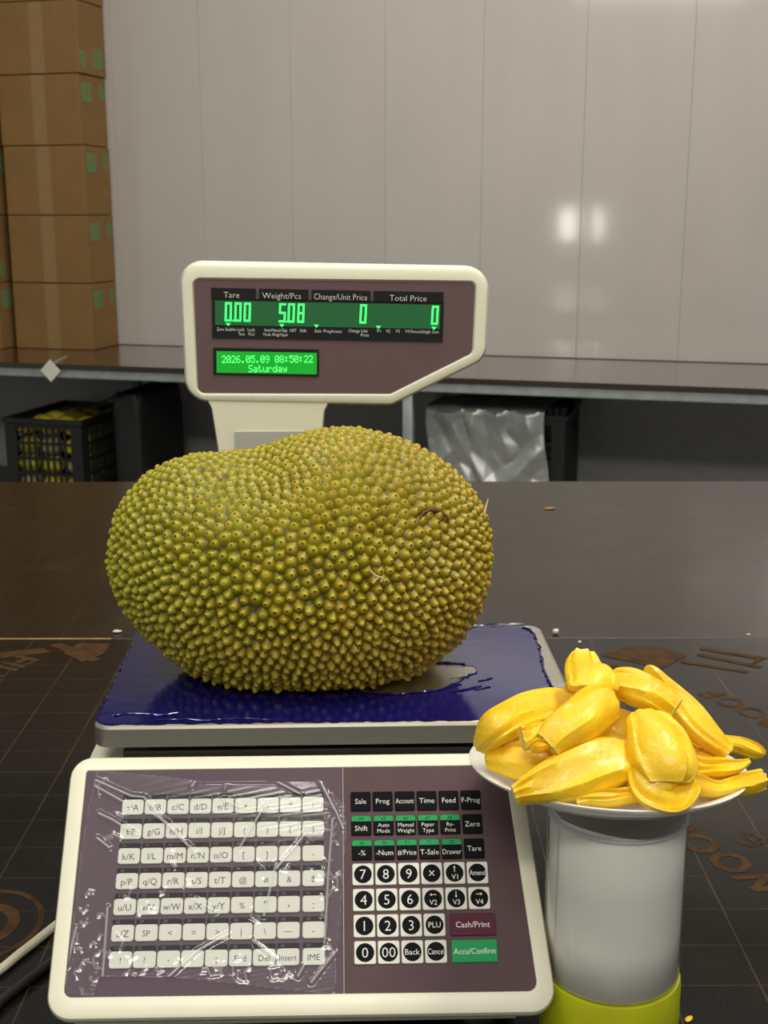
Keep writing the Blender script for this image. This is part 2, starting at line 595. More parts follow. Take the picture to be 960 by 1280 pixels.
def carton(lx, ly, row, label, group, flip, wid=BW):
    z0 = 0.7505 + row * BH
    c = WB + Matrix.Rotation(WR, 3, 'Z') @ Vector((lx, ly, 0))
    t = thing('carton', label, 'box', (c.x, c.y, z0), WR + R(random.uniform(-0.6, 0.6)), group)
    # origin at the front right bottom corner, seen from the camera
    h = BH - 0.003
    MB().box((-wid, 0, 0), (0, BD, h), 0, 0.003).build('body', 'carton', t, smooth=False)
    MB().box((-wid * .5 - 0.028, -0.0006, 0.002), (-wid * .5 + 0.028, 0.0002, h - 0.002)).build('tape', 'tape', t, smooth=False)
    def zz(z):
        return h - z if flip else z

    def yy(y):
        return BD - y if flip else y
    for (y0, y1, za, zb) in ((0.022, 0.098, 0.158, 0.226), (0.158, 0.200, 0.172, 0.226)):
        ys, zs = sorted((yy(y0), yy(y1))), sorted((zz(za), zz(zb)))
        p = [(ys[0], zs[0]), (ys[1], zs[0]), (ys[1], zs[1]), (ys[0], zs[1])]
        p = ragged(rpoly(p, 0.012, 4), 0.006, 0.0012, 3)
        MB().loops([[(-0.0002, a, b) for a, b in p], [(0.0006, a, b) for a, b in p]]).build('green_print', 'print_green', t, smooth=False)
        for q in range(2):
            zc = za + (zb - za) * (0.36 + 0.3 * q)
            ys = sorted((yy(y0 + 0.010), yy(y1 - 0.012)))
            MB().box((-0.0002, ys[0], zz(zc) - 0.0022), (0.0009, ys[1], zz(zc) + 0.0022)).build('pale_stroke', 'print_faint', t, smooth=False)
    n = 24
    cz, cy, r0 = zz(0.095), yy(0.155), 0.042
    L = [[(x, cy + r * math.cos(2 * math.pi * q / n), cz + r * math.sin(2 * math.pi * q / n)) for q in range(n)] for x, r in ((-0.0002, r0), (0.0007, r0), (0.0007, r0 - .004), (-0.0002, r0 - .004))]
    MB().loops(L, 0, False, False).build('ring_print', 'print_faint', t, smooth=False)
    for q in range(4):
        ys = sorted((yy(0.018), yy(0.10 - 0.015 * (q % 2))))
        zc = zz(0.03 + q * 0.022)
        MB().box((-0.0002, ys[0], zc - 0.002), (0.0006, ys[1], zc + 0.002)).build('print_line', 'print_faint', t, smooth=False)
    return t


def ragged(pts, step, amp, seed):
    rnd = random.Random(seed)
    out = []
    n = len(pts)
    for i in range(n):
        a, b = Vector(pts[i]), Vector(pts[(i + 1) % n])
        m = max(1, int((b - a).length / step))
        nn = Vector((-(b - a).y, (b - a).x)).normalized()
        for k in range(m):
            out.append(tuple(a + (b - a) * (k / m) + nn * rnd.uniform(-amp, amp)))
    return out


random.seed(5)
for row in range(6):
    carton(-1.262 + random.uniform(-.004, .004), -0.2215, row,
           'brown cardboard carton, %s of the stack beside the bare white wall' % BLAB[row],
           'cartons stacked by the bare wall', row == 4)
for row in range(6):
    dx = 0.0 if row == 0 else random.uniform(-0.002, 0.004)
    carton(-1.262 - BW - 0.034 + dx - (0.0 if row else -0.006), -0.27 - (0.012 if row == 0 else 0), row,
           'brown cardboard carton cut off by the left edge, %s of its stack' % BLAB[row],
           'cartons stacked at the left edge', row % 2 == 1)

# hanging paper tag
tc_ = WB + Matrix.Rotation(WR, 3, 'Z') @ Vector((-1.192, -0.668, 0.727))
tg = thing('paper_tag', 'white diamond shaped paper tag hanging on a thread before the bench rail', 'tag', tc_, WR)
h_ = 0.028
mb = MB().box((-h_, -0.0012, -h_), (h_, 0.0012, h_))
mb.v = [((x - z) * .7071, y, (x + z) * .7071) for x, y, z in mb.v]
mb.build('card', 'tag', tg, smooth=False)
MB().tube([(0, 0, 0.038), (0.002, 0.003, 0.0245), (-0.002, 0.015, 0.0252), (-0.03, 0.12, 0.0252), (-0.06, 0.22, 0.0252)], 0.0011, 6).build('thread', 'thread', tg)

# ================================================================== UNDER THE BENCH


def crate(lx, ly, zb, wid, dep, hei, label, nx, ny, nz):
    c = WB + Matrix.Rotation(WR, 3, 'Z') @ Vector((lx, ly, 0))
    t = thing('plastic_crate', label, 'crate', (c.x, c.y, zb), WR)
    th = 0.008
    MB().box((0, 0, 0), (wid, dep, th)).build('bottom', 'crate', t, smooth=False)
    def side(u0, u1, n, horizontal, off):
        mb = MB()
        post = 0.045
        def bar(a0, a1, z0, z1):
            if horizontal:
                mb.box((a0, off, z0), (a1, off + th, z1))
            else:
                mb.box((off, a0, z0), (off + th, a1, z1))
        bar(u0, u0 + post, th, hei)
        bar(u1 - post, u1, th, hei)
        bar(u0 + post, u1 - post, hei - 0.03, hei)
        bar(u0 + post, u1 - post, th, 0.03)
        for k in range(1, nz):
            z = 0.03 + (hei - 0.06) * k / nz
            bar(u0 + post, u1 - post, z - 0.005, z + 0.005)
        for k in range(1, n):
            u = u0 + post + (u1 - u0 - 2 * post) * k / n
            bar(u - 0.0035, u + 0.0035, 0.03, hei - 0.03)
        return mb
    side(0, wid, nx, True, 0).build('slotted_side', 'crate', t, smooth=False)['kind'] = 'stuff'
    side(0, wid, nx, True, dep - th).build('slotted_side', 'crate', t, smooth=False)['kind'] = 'stuff'
    side(th, dep - th, ny, False, 0).build('slotted_side', 'crate', t, smooth=False)['kind'] = 'stuff'
    side(th, dep - th, ny, False, wid - th).build('slotted_side', 'crate', t, smooth=False)['kind'] = 'stuff'
    mb = MB()
    mb.box((-0.008, -0.008, hei - 0.012), (wid + 0.008, th, hei + 0.004))
    mb.box((-0.008, dep - th, hei - 0.012), (wid + 0.008, dep + 0.008, hei + 0.004))
    mb.box((-0.008, th, hei - 0.012), (th, dep - th, hei + 0.004))
    mb.box((wid - th, th, hei - 0.012), (wid + 0.008, dep - th, hei + 0.004))
    mb.build('rim', 'crate', t, smooth=False)
    return t


def lump(rx, ry, rz, seed, n=12, m=8):
    rnd = random.Random(seed)
    ph = [rnd.uniform(0, 6) for _ in range(4)]
    L = []
    for i in range(1, m):
        th = math.pi * i / m
        L.append([])
        for k in range(n):
            p = 2 * math.pi * k / n
            f = 1 + .08 * math.sin(3 * p + ph[0]) * math.sin(th) + .06 * math.sin(2 * th * 2 + ph[1]) + .05 * math.cos(2 * p + ph[2])
            L[-1].append((rx * f * math.sin(th) * math.cos(p), ry * f * math.sin(th) * math.sin(p), -rz * math.cos(th)))
    return MB().loops(L)


CRX, CRY = -1.452, -0.575
crate(CRX, CRY, 0.2405, 0.315, 0.44, 0.29, 'black slotted plastic crate holding yellow packs under the bench', 9, 12, 4)
# the packs inside are things of their own
rnd = random.Random(9)
n_ = 0
NTH = ['first', 'second', 'third']
for lay in range(4):
    for iy in range(4):
        for ix in range(3):
            if lay < 3 and iy > 0 and ix < 2:
                continue                                            # inside the crate, nothing of it shows
            c = WB + Matrix.Rotation(WR, 3, 'Z') @ Vector((CRX + 0.06 + ix * 0.097, CRY + 0.065 + iy * 0.103, 0))
            top = lay == 3
            k = (ix + iy + lay) % 3 == 0 and not top
            o = lump(0.044, 0.047, 0.033 if not top else 0.028, 20 + n_).build('fruit_pack', 'pale_pack' if k else 'lime_fruit')
            o.location = (c.x, c.y, 0.2495 + 0.036 + lay * 0.070)
            o.rotation_euler = (0, 0, rnd.uniform(-.3, .3))
            rowname = ['bottom', 'second', 'third', 'top'][lay]
            tag(o, '%s fruit pack, %s layer of left crate, %s from its left, %s from its front' % ('pale' if k else 'yellow', rowname, NTH[ix], (NTH + ['fourth'])[iy]), 'fruit pack', 'packs inside the left crate')
            n_ += 1

tarp = thing('tarp_bundle', 'black tarpaulin draped bundle beside the slotted crate under the bench', 'bundle',
             WB + Matrix.Rotation(WR, 3, 'Z') @ Vector((-0.99, -0.36, 0.2405)), WR)
rnd = random.Random(3)
L = []
sec = rpoly([(-0.045, -0.18), (0.075, -0.18), (0.075, 0.20), (-0.045, 0.20)], 0.03, 5)
for z, s_ in ((0, 1), (0.1, 1.0), (0.2, 1.0), (0.3, 0.99), (0.36, 0.97), (0.385, 0.93), (0.395, 0.8)):
    L.append([(x * s_ + rnd.uniform(-.004, .004), y * s_ + rnd.uniform(-.004, .004), z + (rnd.uniform(-.006, .006) if z > .25 else 0)) for x, y in sec])
MB().loops(L).build('covered_load', 'tarp', tarp, angle=60)
mb = MB()
NX, NY = 12, 8
g = []
for j in range(NY + 1):
    for i in range(NX + 1):
        u, v = i / NX, j / NY
        g.append((-0.30 + 0.28 * u, -0.10 + 0.26 * v, 0.305 + 0.085 * u ** 1.5 + 0.008 * math.sin(9 * u + 5 * v)))
fs = [(j * (NX + 1) + i, j * (NX + 1) + i + 1, (j + 1) * (NX + 1) + i + 1, (j + 1) * (NX + 1) + i) for j in range(NY) for i in range(NX)]
o = mb.add(g, fs).build('loose_flap', 'tarp', tarp)
md = o.modifiers.new('s', 'SOLIDIFY')
md.thickness = 0.004

crate(0.175, -0.52, 0.2405, 0.435, 0.40, 0.375, 'black plastic crate under the bench with silver sheeting over its front', 14, 11, 5)
# silver sheet draped over crate front and top
NX, NZ = 70, 60
vs = []
cr = [((0.1, 1.0), (0.55, 0.0), 0.030), ((0.0, 0.65), (0.35, 0.95), 0.022), ((0.45, 0.08), (0.98, 0.5), 0.032),
      ((0.55, 1.0), (0.7, 0.45), -0.02), ((0.75, 0.2), (1.0, 0.05), 0.025), ((0.3, 0.0), (0.42, 0.85), -0.022),
      ((0.8, 0.95), (0.93, 0.5), 0.018), ((0.62, 0.7), (0.85, 0.62), 0.016), ((0.02, 0.3), (0.25, 0.5), 0.02)]
for j in range(NZ + 1):
    for i in range(NX + 1):
        u, v = i / NX, j / NZ
        d = 0
        for (a, b_, h) in cr:
            ax, ay = a
            bx, by = b_
            dx, dy = bx - ax, by - ay
            t = max(0, min(1, ((u - ax) * dx + (v - ay) * dy) / (dx * dx + dy * dy)))
            ds = math.hypot(u - ax - t * dx, v - ay - t * dy)
            d += h * max(0, 1 - ds / 0.12) * math.sin(math.pi * (0.15 + 0.7 * t))
        d += 0.003 * math.sin(23 * u + 9 * v) * math.sin(17 * v - 4 * u)
        X = 0.155 + 0.40 * u + 0.012 * math.sin(5 * v + 1)
        if v < 0.8:
            y, z = -0.545 - abs(d) * .9, 0.32 + 0.312 * (v / 0.8) - 0.03 * math.sin(3 * u) * (1 - v)
        else:
            q = (v - 0.8) / 0.2
            y, z = -0.545 + 0.21 * q, 0.632 + 0.010 * math.sin(math.pi * min(1, q * 3) * .5) + abs(d) * .2
        vs.append((X, y, z))
fs = [(j * (NX + 1) + i, j * (NX + 1) + i + 1, (j + 1) * (NX + 1) + i + 1, (j + 1) * (NX + 1) + i) for j in range(NZ) for i in range(NX)]
o = MB().add(vs, fs).build('plastic_sheet', 'silver', angle=50)
o.location, o.rotation_euler = WB, (0, 0, WR)
md = o.modifiers.new('s', 'SOLIDIFY')
md.thickness = 0.001
tag(o, 'crumpled silver grey plastic sheeting draped over the crate under the bench', 'plastic sheet')

# ================================================================== THE TABLE
table = thing('work_table', 'large dark brown film faced plywood table that the scale stands on', 'table', (0, 0, 0.75), R(0.25))
SEAM = 1.494
MB().box((-1.5, 0.28, -0.018), (1.5, SEAM - 0.0006, 0), 0, 0.0008).build('tabletop_board', 'table_near', table, smooth=False)
MB().box((-1.5, SEAM + 0.0010, -0.0185), (1.5, 2.436, -0.0003), 0, 0.0008).build('tabletop_board', 'table_far', table, smooth=False)
MB().box((-0.85, SEAM - 0.0004, -0.017), (-0.338, SEAM + 0.0009, 0.0007)).build('split_edge', 'ply_edge', table, smooth=False)
for (x0, y0, x1, y1) in ((-1.42, 0.36, 1.42, 0.40), (-1.42, 2.33, 1.42, 2.37), (-1.42, SEAM - .02, 1.42, SEAM + .02)):
    MB().box((x0, y0, -0.06), (x1, y1, -0.019)).build('rail', 'leg_steel', table, smooth=False)
for lx in (-1.40, 1.40):
    for ly in (0.38, 2.35):
        MB().box((lx - .02, ly - .02, -0.75), (lx + .02, ly + .02, -0.0605)).build('leg', 'leg_steel', table, smooth=False)


def table_text(s, size, x, y, ang, bold=0.02, mat='table_print', z=0.00025, name='board_print'):
    vs, fs = text(s, size, bold)
    c, sn = math.cos(ang), math.sin(ang)
    o = MB().add([(x + a * c - b * sn, y + a * sn + b * c, z) for a, b in vs], fs).build(name, mat, table, smooth=False)
    return o


def ring(mb, x, y, r0, r1, z, n=32, sx=1.0):
    for q in range(n):
        a0, a1 = 2 * math.pi * q / n, 2 * math.pi * (q + 1) / n
        mb.add([(x + sx * r * math.cos(a), y + r * math.sin(a), z) for r in (r0, r1) for a in (a0, a1)], [(0, 1, 3, 2)])


AT = math.atan2(0.9137 - 0.9887, 0.3051 - 0.2645) + math.pi
table_text('PLYWOOD', 0.044, 0.302, 0.915, AT, 0.03)
table_text('QUALITY', 0.018, 0.335, 0.955, AT, -0.005)
table_text('WATERPROOF', 0.040, 0.432, 1.195, AT, 0.03)
mb = MB()
for a in ((-0.30, 0.845, 0.050, 0.045, 0.00025, 40, 0.9), (-0.30, 0.845, 0.030, 0.020, 0.00025, 32, 0.9), (0.318, 0.972, 0.011, 0.0095, 0.00025, 24)):
    mb = MB()
    ring(mb, *a)
    mb.build('board_print', 'table_print', table, smooth=False)
# house-like emblem blocks along the seam
ze = 0.00027
for (pts) in ([(-.52, 1.40), (-.40, 1.445), (-.415, 1.46), (-.53, 1.42)], [(-.41, 1.47), (-.345, 1.41), (-.335, 1.42), (-.395, 1.478)],
              [(-.385, 1.44), (-.355, 1.41), (-.335, 1.44), (-.335, 1.475), (-.375, 1.478)],
              [(.27, 1.43), (.335, 1.385), (.375, 1.43), (.345, 1.462), (.30, 1.458)], [(.385, 1.43), (.45, 1.385), (.455, 1.392), (.393, 1.437)],
              [(.36, 1.405), (.43, 1.37), (.435, 1.376), (.365, 1.412)], [(.26, 1.40), (.33, 1.355), (.333, 1.362), (.265, 1.407)],
              [(.44, 1.395), (.47, 1.42), (.40, 1.46), (.395, 1.45), (.455, 1.418)]):
    ze += 0.00003
    MB().add([(x, y, ze) for x, y in pts], [tuple(range(len(pts)))]).build('board_print', 'table_print', table, smooth=False)
table_text('FILM', 0.050, -0.445, 1.385, R(-118), 0.03)
def scrap(name, x, y, rx, ry, rz, rot, mat, label, seed):
    o = lump(rx, ry, rz, seed, 10, 6).build(name, mat)
    o.location = (x, y, 0.75 + rz * 0.96)
    o.rotation_euler = (0, 0, rot)
    return tag(o, label, 'scrap')


scrap('dry_leaf', 0.3005, 2.2, 0.011, 0.006, 0.0012, 0.2, 'scrap_orange', 'small orange dry leaf lying on the far end of the table', 1)
scrap('crumb', 0.2195, 1.512, 0.0042, 0.004, 0.0035, 0.5, 'scrap_white', 'pale crumb on the table just beyond the right rear corner of the scale', 2)
scrap('crumb', 0.245, 1.478, 0.0028, 0.002, 0.0014, 1.2, 'scrap_white', 'tiny pale crumb right of the larger crumb behind the fruit plate', 3)
scrap('crumb', -0.342, 1.516, 0.006, 0.0028, 0.002, 0.1, 'scrap_white', 'pale crumb on the bright table seam left of the jackfruit', 4)
scrap('crumb', 0.4642, 1.507, 0.003, 0.0015, 0.001, 0.1, 'scrap_white', 'tiny pale crumb on the table at the right edge', 6)
scrap('fruit_crumb', 0.2035, 0.7295, 0.004, 0.002, 0.001, 0.8, 'flesh', 'tiny yellow fruit crumb on the table right of the lime jar lid', 7)

# ================================================================== THE SCALE
SCALE = thing('price_scale', 'white price computing scale with steel pan, keypad and green lit pole display', 'scale', (-0.03, 0.80, 0.75), R(1.8))
TH = R(46.16)
KO = Vector((-0.1461, -0.0354, 0.1338))                              # origin of the keypad plane in the scale's frame


def on_keypad(o):
    o.location = KO
    o.rotation_euler = (TH, 0, 0)
    return o


# keypad_cover: bevelled frame, coordinates (u, up-slope, out of plane)
OUT = rpoly([(-0.0353, -0.1262), (0.2796, -0.1275), (0.2673, 0.0392), (-0.0360, 0.0397)], [0.014, 0.014, 0.012, 0.013], 6)
OUT = inset(OUT, -0.0015)
INN = rpoly([(-0.0265, -0.1145), (0.2693, -0.1160), (0.2585, 0.0312), (-0.0265, 0.0312)], [0.005, 0.006, 0.002, 0.002], 6)
mb = MB()
mb.loops([[(x, y, -0.020) for x, y in inset(OUT, 0.004)], [(x, y, -0.010) for x, y in OUT], [(x, y, -0.0035) for x, y in OUT],
          [(x, y, -0.001) for x, y in inset(OUT, 0.0012)], [(x, y, 0.0) for x, y in inset(OUT, 0.0036)],
          [(x, y, 0.0) for x, y in INN], [(x, y, -0.0012) for x, y in inset(INN, 0.0006)]], 0)
on_keypad(mb.build('keypad_cover', 'white_plastic', SCALE, angle=32))
SPL = 0.1474
mb = MB().prism([p for p in rpoly([(-0.0262, -0.1142), (SPL, -0.1150), (SPL, 0.0308), (-0.0262, 0.0308)], [0.005, 0.0003, 0.0003, 0.002], 4)], -0.0012, -0.0006)
on_keypad(mb.build('keypad_overlay', 'purple_left', SCALE, smooth=False))['label'] = 'purple overlay behind the letter keys'
mb = MB().prism([p for p in rpoly([(SPL + .0004, -0.1150), (0.2690, -0.1157), (0.2582, 0.0308), (SPL + .0004, 0.0308)], [0.0003, 0.006, 0.002, 0.0003], 4)], -0.0012, -0.0006)
on_keypad(mb.build('keypad_overlay', 'purple_right', SCALE, smooth=False))['label'] = 'plum brown overlay behind the number keys'

# base body (scale frame): wedge under the keypad and box under the pan
side = [(-0.100, 0.016), (0.245, 0.016), (0.255, 0.03), (0.255, 0.120), (0.235, 0.152), (0.004, 0.152), (-0.012, 0.140), (-0.100, 0.052)]
side2 = rpoly(side, 0.008, 4)
mb = MB()
X0, X1 = -0.176, 0.152
mb.loops([[(X0 + 0.006, y, z) for y, z in inset(side2, 0.006)], [(X0, y, z) for y, z in side2],
          [(X1, y, z) for y, z in side2], [(X1 - 0.0, y, z) for y, z in side2], [(X1 - 0.006 + 0.012, y, z) for y, z in inset(side2, 0.006)]])
# narrower nose: pull the front of the wedge in
mb.v = [((x if y > -0.004 else max(-0.170, min(0.112, x))), y, z) for x, y, z in mb.v]
mb.build('base', 'white_plastic', SCALE, angle=40)
for fx in (-0.145, 0.12):
    for fy in (-0.075, 0.21):
        mb = MB().lathe([(0.012, 0), (0.014, 0.003), (0.014, 0.010), (0.010, 0.0165)], 20)
        o = mb.build('foot', 'cable_black', SCALE)
        o.location = (fx if fy > 0 else max(-0.145, min(fx, 0.09)), fy, 0)
# pan support, dark, between base and pan
MB().box((-0.135, 0.012, 0.1525), (0.130, 0.185, 0.1715)).build('pan_support', 'dark_gap', SCALE, smooth=False)
MB().box((-0.150, 0.0015, 0.1525), (0.150, 0.0115, 0.1630)).build('front_gap_strip', 'dark_gap', SCALE, smooth=False)

# steel pan
PX0, PX1, PY0, PY1, PZ = -0.1695, 0.1685, -0.004, 0.2005, 0.1843
pan = [(PX0, PY0), (PX1, PY0), (PX1, PY1), (PX0, PY1)]
pr = rpoly(pan, 0.012, 12)
mb = MB()
mb.loops([[(x, y, PZ - 0.0155) for x, y in inset(pr, 0.001)], [(x, y, PZ - 0.0160) for x, y in pr], [(x, y, PZ - 0.0030) for x, y in pr],
          [(x, y, PZ - 0.0010) for x, y in inset(pr, 0.0009)], [(x, y, PZ) for x, y in inset(pr, 0.0030)]], 0, False, True)
mb.loops([[(x, y, PZ - 0.0155) for x, y in inset(pr, 0.001)], [(x, y, PZ - 0.0012) for x, y in inset(pr, 0.001)]], 0, False, False)
PAN = mb.build('weighing_pan', 'steel', SCALE, angle=12)
# blue protective film with a ragged edge and a worn through hole
rnd = random.Random(4)


def ragged(pts, step, amp, seed):
    rnd = random.Random(seed)
    out = []
    n = len(pts)
    for i in range(n):
        a, b = Vector(pts[i]), Vector(pts[(i + 1) % n])
        m = max(1, int((b - a).length / step))
        nn = Vector((-(b - a).y, (b - a).x)).normalized()
        for k in range(m):
            out.append(tuple(a + (b - a) * (k / m) + nn * rnd.uniform(-amp, amp)))
    return out


film_out = ragged(rpoly([(-0.1685, -0.0022), (0.156, -0.0020), (0.1555, 0.05), (0.1545, 0.09), (0.1590, 0.14), (0.1600, 0.175), (0.1545, 0.193), (-0.05, 0.1985), (-0.1690, 0.1985)],
                        [0.012, 0.004, 0.01, 0.02, 0.02, 0.02, 0.012, 0.01, 0.012], 4), 0.0035, 0.0006, 4)
hole = ragged([(0.050 + 0.052 * math.cos(a) * (1 + .12 * math.sin(3 * a)), 0.078 + 0.031 * math.sin(a) + 0.01 * math.cos(a)) for a in np.linspace(0, 2 * math.pi, 28)[:-1]], 0.003, 0.0011, 8)
import bmesh


def poly_with_hole(outer, inner, z, nm, mat, parent):
    bm = bmesh.new()
    vo = [bm.verts.new((x, y, z)) for x, y in outer]
    vi = [bm.verts.new((x, y, z)) for x, y in inner]
    ed = []
    for vv in (vo, vi):
        for i in range(len(vv)):
            ed.append(bm.edges.new((vv[i], vv[(i + 1) % len(vv)])))
    bmesh.ops.triangle_fill(bm, use_beauty=True, edges=ed)
    bmesh.ops.recalc_face_normals(bm, faces=bm.faces)
    ex = bmesh.ops.extrude_face_region(bm, geom=list(bm.faces))
    for v in [q for q in ex['geom'] if isinstance(q, bmesh.types.BMVert)]:
        v.co.z += 0.0004
    bmesh.ops.recalc_face_normals(bm, faces=bm.faces)
    me = bpy.data.meshes.new(nm)
    bm.to_mesh(me)
    bm.free()
    me.materials.append(M[mat])
    o = bpy.data.objects.new(nm, me)
    COL.objects.link(o)
    o.parent = parent
    return o


poly_with_hole(film_out, hole, PZ + 0.0001, 'blue_film', 'film_blue', PAN)['label'] = 'torn blue protective film'
# curled torn rims of the film
mb = MB()


def curl(pts, lo, hi, seed, zz=PZ + 0.0006):
    rnd = random.Random(seed)
    P_ = [Vector((x + rnd.uniform(-.0006, .0006), y + rnd.uniform(-.0006, .0006), zz + rnd.uniform(0, .0006))) for x, y in pts]
    MB().tube(P_, [rnd.uniform(lo, hi) for _ in P_], 5).build('film_curl', 'film_blue', PAN)


curl([(x, y) for x, y in hole[6:]] + [hole[0]], 0.0004, 0.0010, 1)
right = [p for p in film_out if p[0] > 0.150]
curl(right, 0.0005, 0.0014, 2)
left = [p for p in film_out if p[0] < -0.1655]
curl(left, 0.0002, 0.0005, 3)
curl([(0.04 + 0.115 * t, 0.1965 - 0.002 * math.sin(5 * t)) for t in np.linspace(0, 1, 22)], 0.0005, 0.0016, 4)
curl([(-0.13 + 0.09 * t, 0.001 + 0.003 * abs(math.sin(7 * t))) for t in np.linspace(0, 1, 24)], 0.0002, 0.0005, 5)
curl([(-0.158 + 0.045 * t, 0.0115 + 0.004 * t + 0.0025 * math.sin(6 * t)) for t in np.linspace(0, 1, 14)], 0.0003, 0.0007, 6)
for k in range(8):
    a = 0.075 + rnd.uniform(0, 0.03)
    b = 0.045 + rnd.uniform(0, 0.03)
    curl([(a + t * .012, b + t * .006) for t in (0, .4, .7, 1)], 0.0003, 0.0007, 10 + k)

# pole and display head
YF = 0.2305
KP = 0.0006576
ca, sa = math.cos(R(1.2)), math.sin(R(1.2))


def hp(x, y):
    """drawing units of the head (0.66 mm) to metres about the head's centre"""
    dx, dy = x - 418, y - 418
    return ((dx * ca + dy * sa) * KP, -(-dx * sa + dy * ca) * KP)


HC = Vector((-0.0028, YF, 0.426))


def on_head(o):
    o.location = HC
    o.rotation_euler = (0, R(1.2), 0)
    return o


HO = [hp(*p) for p in ((227.5, 502), (489, 508), (608.5, 449), (611, 334), (226, 326.5))]
HI = [hp(*p) for p in ((244, 490.5), (487, 492.5), (590.5, 441), (593, 353), (243, 348.5))]
ho = rpoly(HO, [0.020, 0.012, 0.016, 0.020, 0.018], 7)
hi = rpoly(HI, [0.006, 0.005, 0.006, 0.005, 0.006], 7)
mb = MB()
mb.loops([[(x, 0.034, z) for x, z in inset(ho, 0.008)], [(x, 0.030, z) for x, z in inset(ho, 0.002)], [(x, 0.012, z) for x, z in ho], [(x, 0.006, z) for x, z in ho],
          [(x, 0.0012, z) for x, z in inset(ho, 0.0022)], [(x, 0.0, z) for x, z in inset(ho, 0.005)],
          [(x, 0.0002, z) for x, z in inset(hi, -0.0012)], [(x, 0.0024, z) for x, z in hi]], 0)
on_head(mb.build('display_head', 'white_plastic', SCALE, angle=40))
mb = MB().loops([[(x, 0.0024, z) for x, z in inset(hi, 0.0003)], [(x, 0.0016, z) for x, z in inset(hi, 0.0003)]])
FACE = on_head(mb.build('display_overlay', 'head_purple', SCALE, smooth=False))


def hrect(mb, x0, y0, x1, y1, ya, yb, mi=0):
    """a plate in the head's frame given in drawing units; sheared pixels are avoided by using the centre line"""
    c = [hp(x0, y0), hp(x1, y0), hp(x1, y1), hp(x0, y1)]
    a, b = hp(x0, (y0 + y1) / 2), hp(x1, (y0 + y1) / 2)
    t, u = hp((x0 + x1) / 2, y0), hp((x0 + x1) / 2, y1)
    mb.box((a[0], ya, u[1]), (b[0], yb, t[1]), mi)


# price display: black window, header tabs, dim screen, digits, captions. Rows run 1.2 degrees down in drawing units; use row offsets
def row(y, x):
    return y + (x - 410) * 0.0209


def hr(mb, x0, x1, yc, hgt, ya, yb, mi=0):
    xc = (x0 + x1) / 2
    X, Z = hp(xc, row(yc, xc))
    w2 = (x1 - x0) / 2 * KP
    mb.box((X - w2, ya, Z - hgt / 2 * KP), (X + w2, yb, Z + hgt / 2 * KP), mi)


def ht(mb, s, size, x, yc, y, mi, bold=0.0, squeeze=None, spacing=1.0):
    X, Z = hp(x, row(yc, x))
    put_text(mb, s, size * KP, X, Z, y, mi, bold, squeeze * KP if squeeze else None, 'xz', spacing)


mb = MB()
hr(mb, 265, 553, 399.5, 49, 0.0004, 0.0016)
for a, b in ((265, 320), (324, 385), (389, 462), (466, 553)):
    hr(mb, a, b, 369.5, 14, 0.0004, 0.0016)
WIN = on_head(mb.build('display_window', 'lcd_black', SCALE, smooth=False))
WIN['label'] = 'black window of the price display'
mb = MB()
hr(mb, 269, 549, 393, 30, 0.0001, 0.0006)
on_head(mb.build('price_screen', 'lcd_dim', SCALE, smooth=False))['label'] = 'dim green price screen'
mb = MB()
SEG = {'0': 'abcdef', '5': 'afgcd', '8': 'abcdefg'}


def seven(mb, ch, cx, cy, w_, h_, y):
    t = 2.5
    X, Z = hp(cx, row(cy, cx))
    for s in SEG[ch]:
        x0, x1, z0, z1 = {'a': (-w_, w_, h_ - t, h_), 'd': (-w_, w_, -h_, -h_ + t), 'g': (-w_, w_, -t / 2, t / 2), 'f': (-w_, -w_ + t, 0, h_), 'b': (w_ - t, w_, 0, h_),
                          'e': (-w_, -w_ + t, -h_, 0), 'c': (w_ - t, w_, -h_, 0)}[s]
        e = 0.4
        p = [(x0 + e, z0), (x1 - e, z0), (x1, z0 + e), (x1, z1 - e), (x1 - e, z1), (x0 + e, z1), (x0, z1 - e), (x0, z0 + e)]
        sl = 0.03
        mb.add([(X + (a + b * sl) * KP, y, Z + b * KP) for a, b in p], [tuple(range(8))])


for ch, cx in (('0', 285.5), ('0', 297.5), ('0', 309)):
    seven(mb, ch, cx, 391.5, 4.3, 11.8, -0.0001)
for ch, cx in (('5', 352.5), ('0', 363.5), ('8', 375.5)):
    seven(mb, ch, cx, 391.5, 4.3, 11.8, -0.0001)
seven(mb, '0', 453, 391, 4.3, 11.8, -0.0001)
seven(mb, '0', 542.5, 391, 4.3, 11.8, -0.0001)
for cx in (291.6, 358.2):
    hr(mb, cx - 1.1, cx + 1.1, 402.2, 2.2, -0.0001, 0.0001)
for cx in (285, 351.5, 394.5, 472, 541.5):
    X, Z = hp(cx, row(407, cx))
    mb.add([(X - 3.2 * KP, -0.0001, Z + 1.6 * KP), (X + 3.2 * KP, -0.0001, Z + 1.6 * KP), (X, -0.0001, Z - 2.2 * KP)], [(0, 1, 2)])
on_head(mb.build('price_digits', 'digit', SCALE, smooth=False))['kind'] = 'stuff'
mb = MB()
for s, x in (('Tare', 290), ('Weight/Pcs', 352), ('Change/Unit Price', 425), ('Total Price', 509)):
    mb = MB()
    ht(mb, s, 10.5, x, 370.5, 0.0002, 0, -0.012, 66)
    on_head(mb.build('caption', 'ink_white', SCALE, smooth=False))
mb = MB()
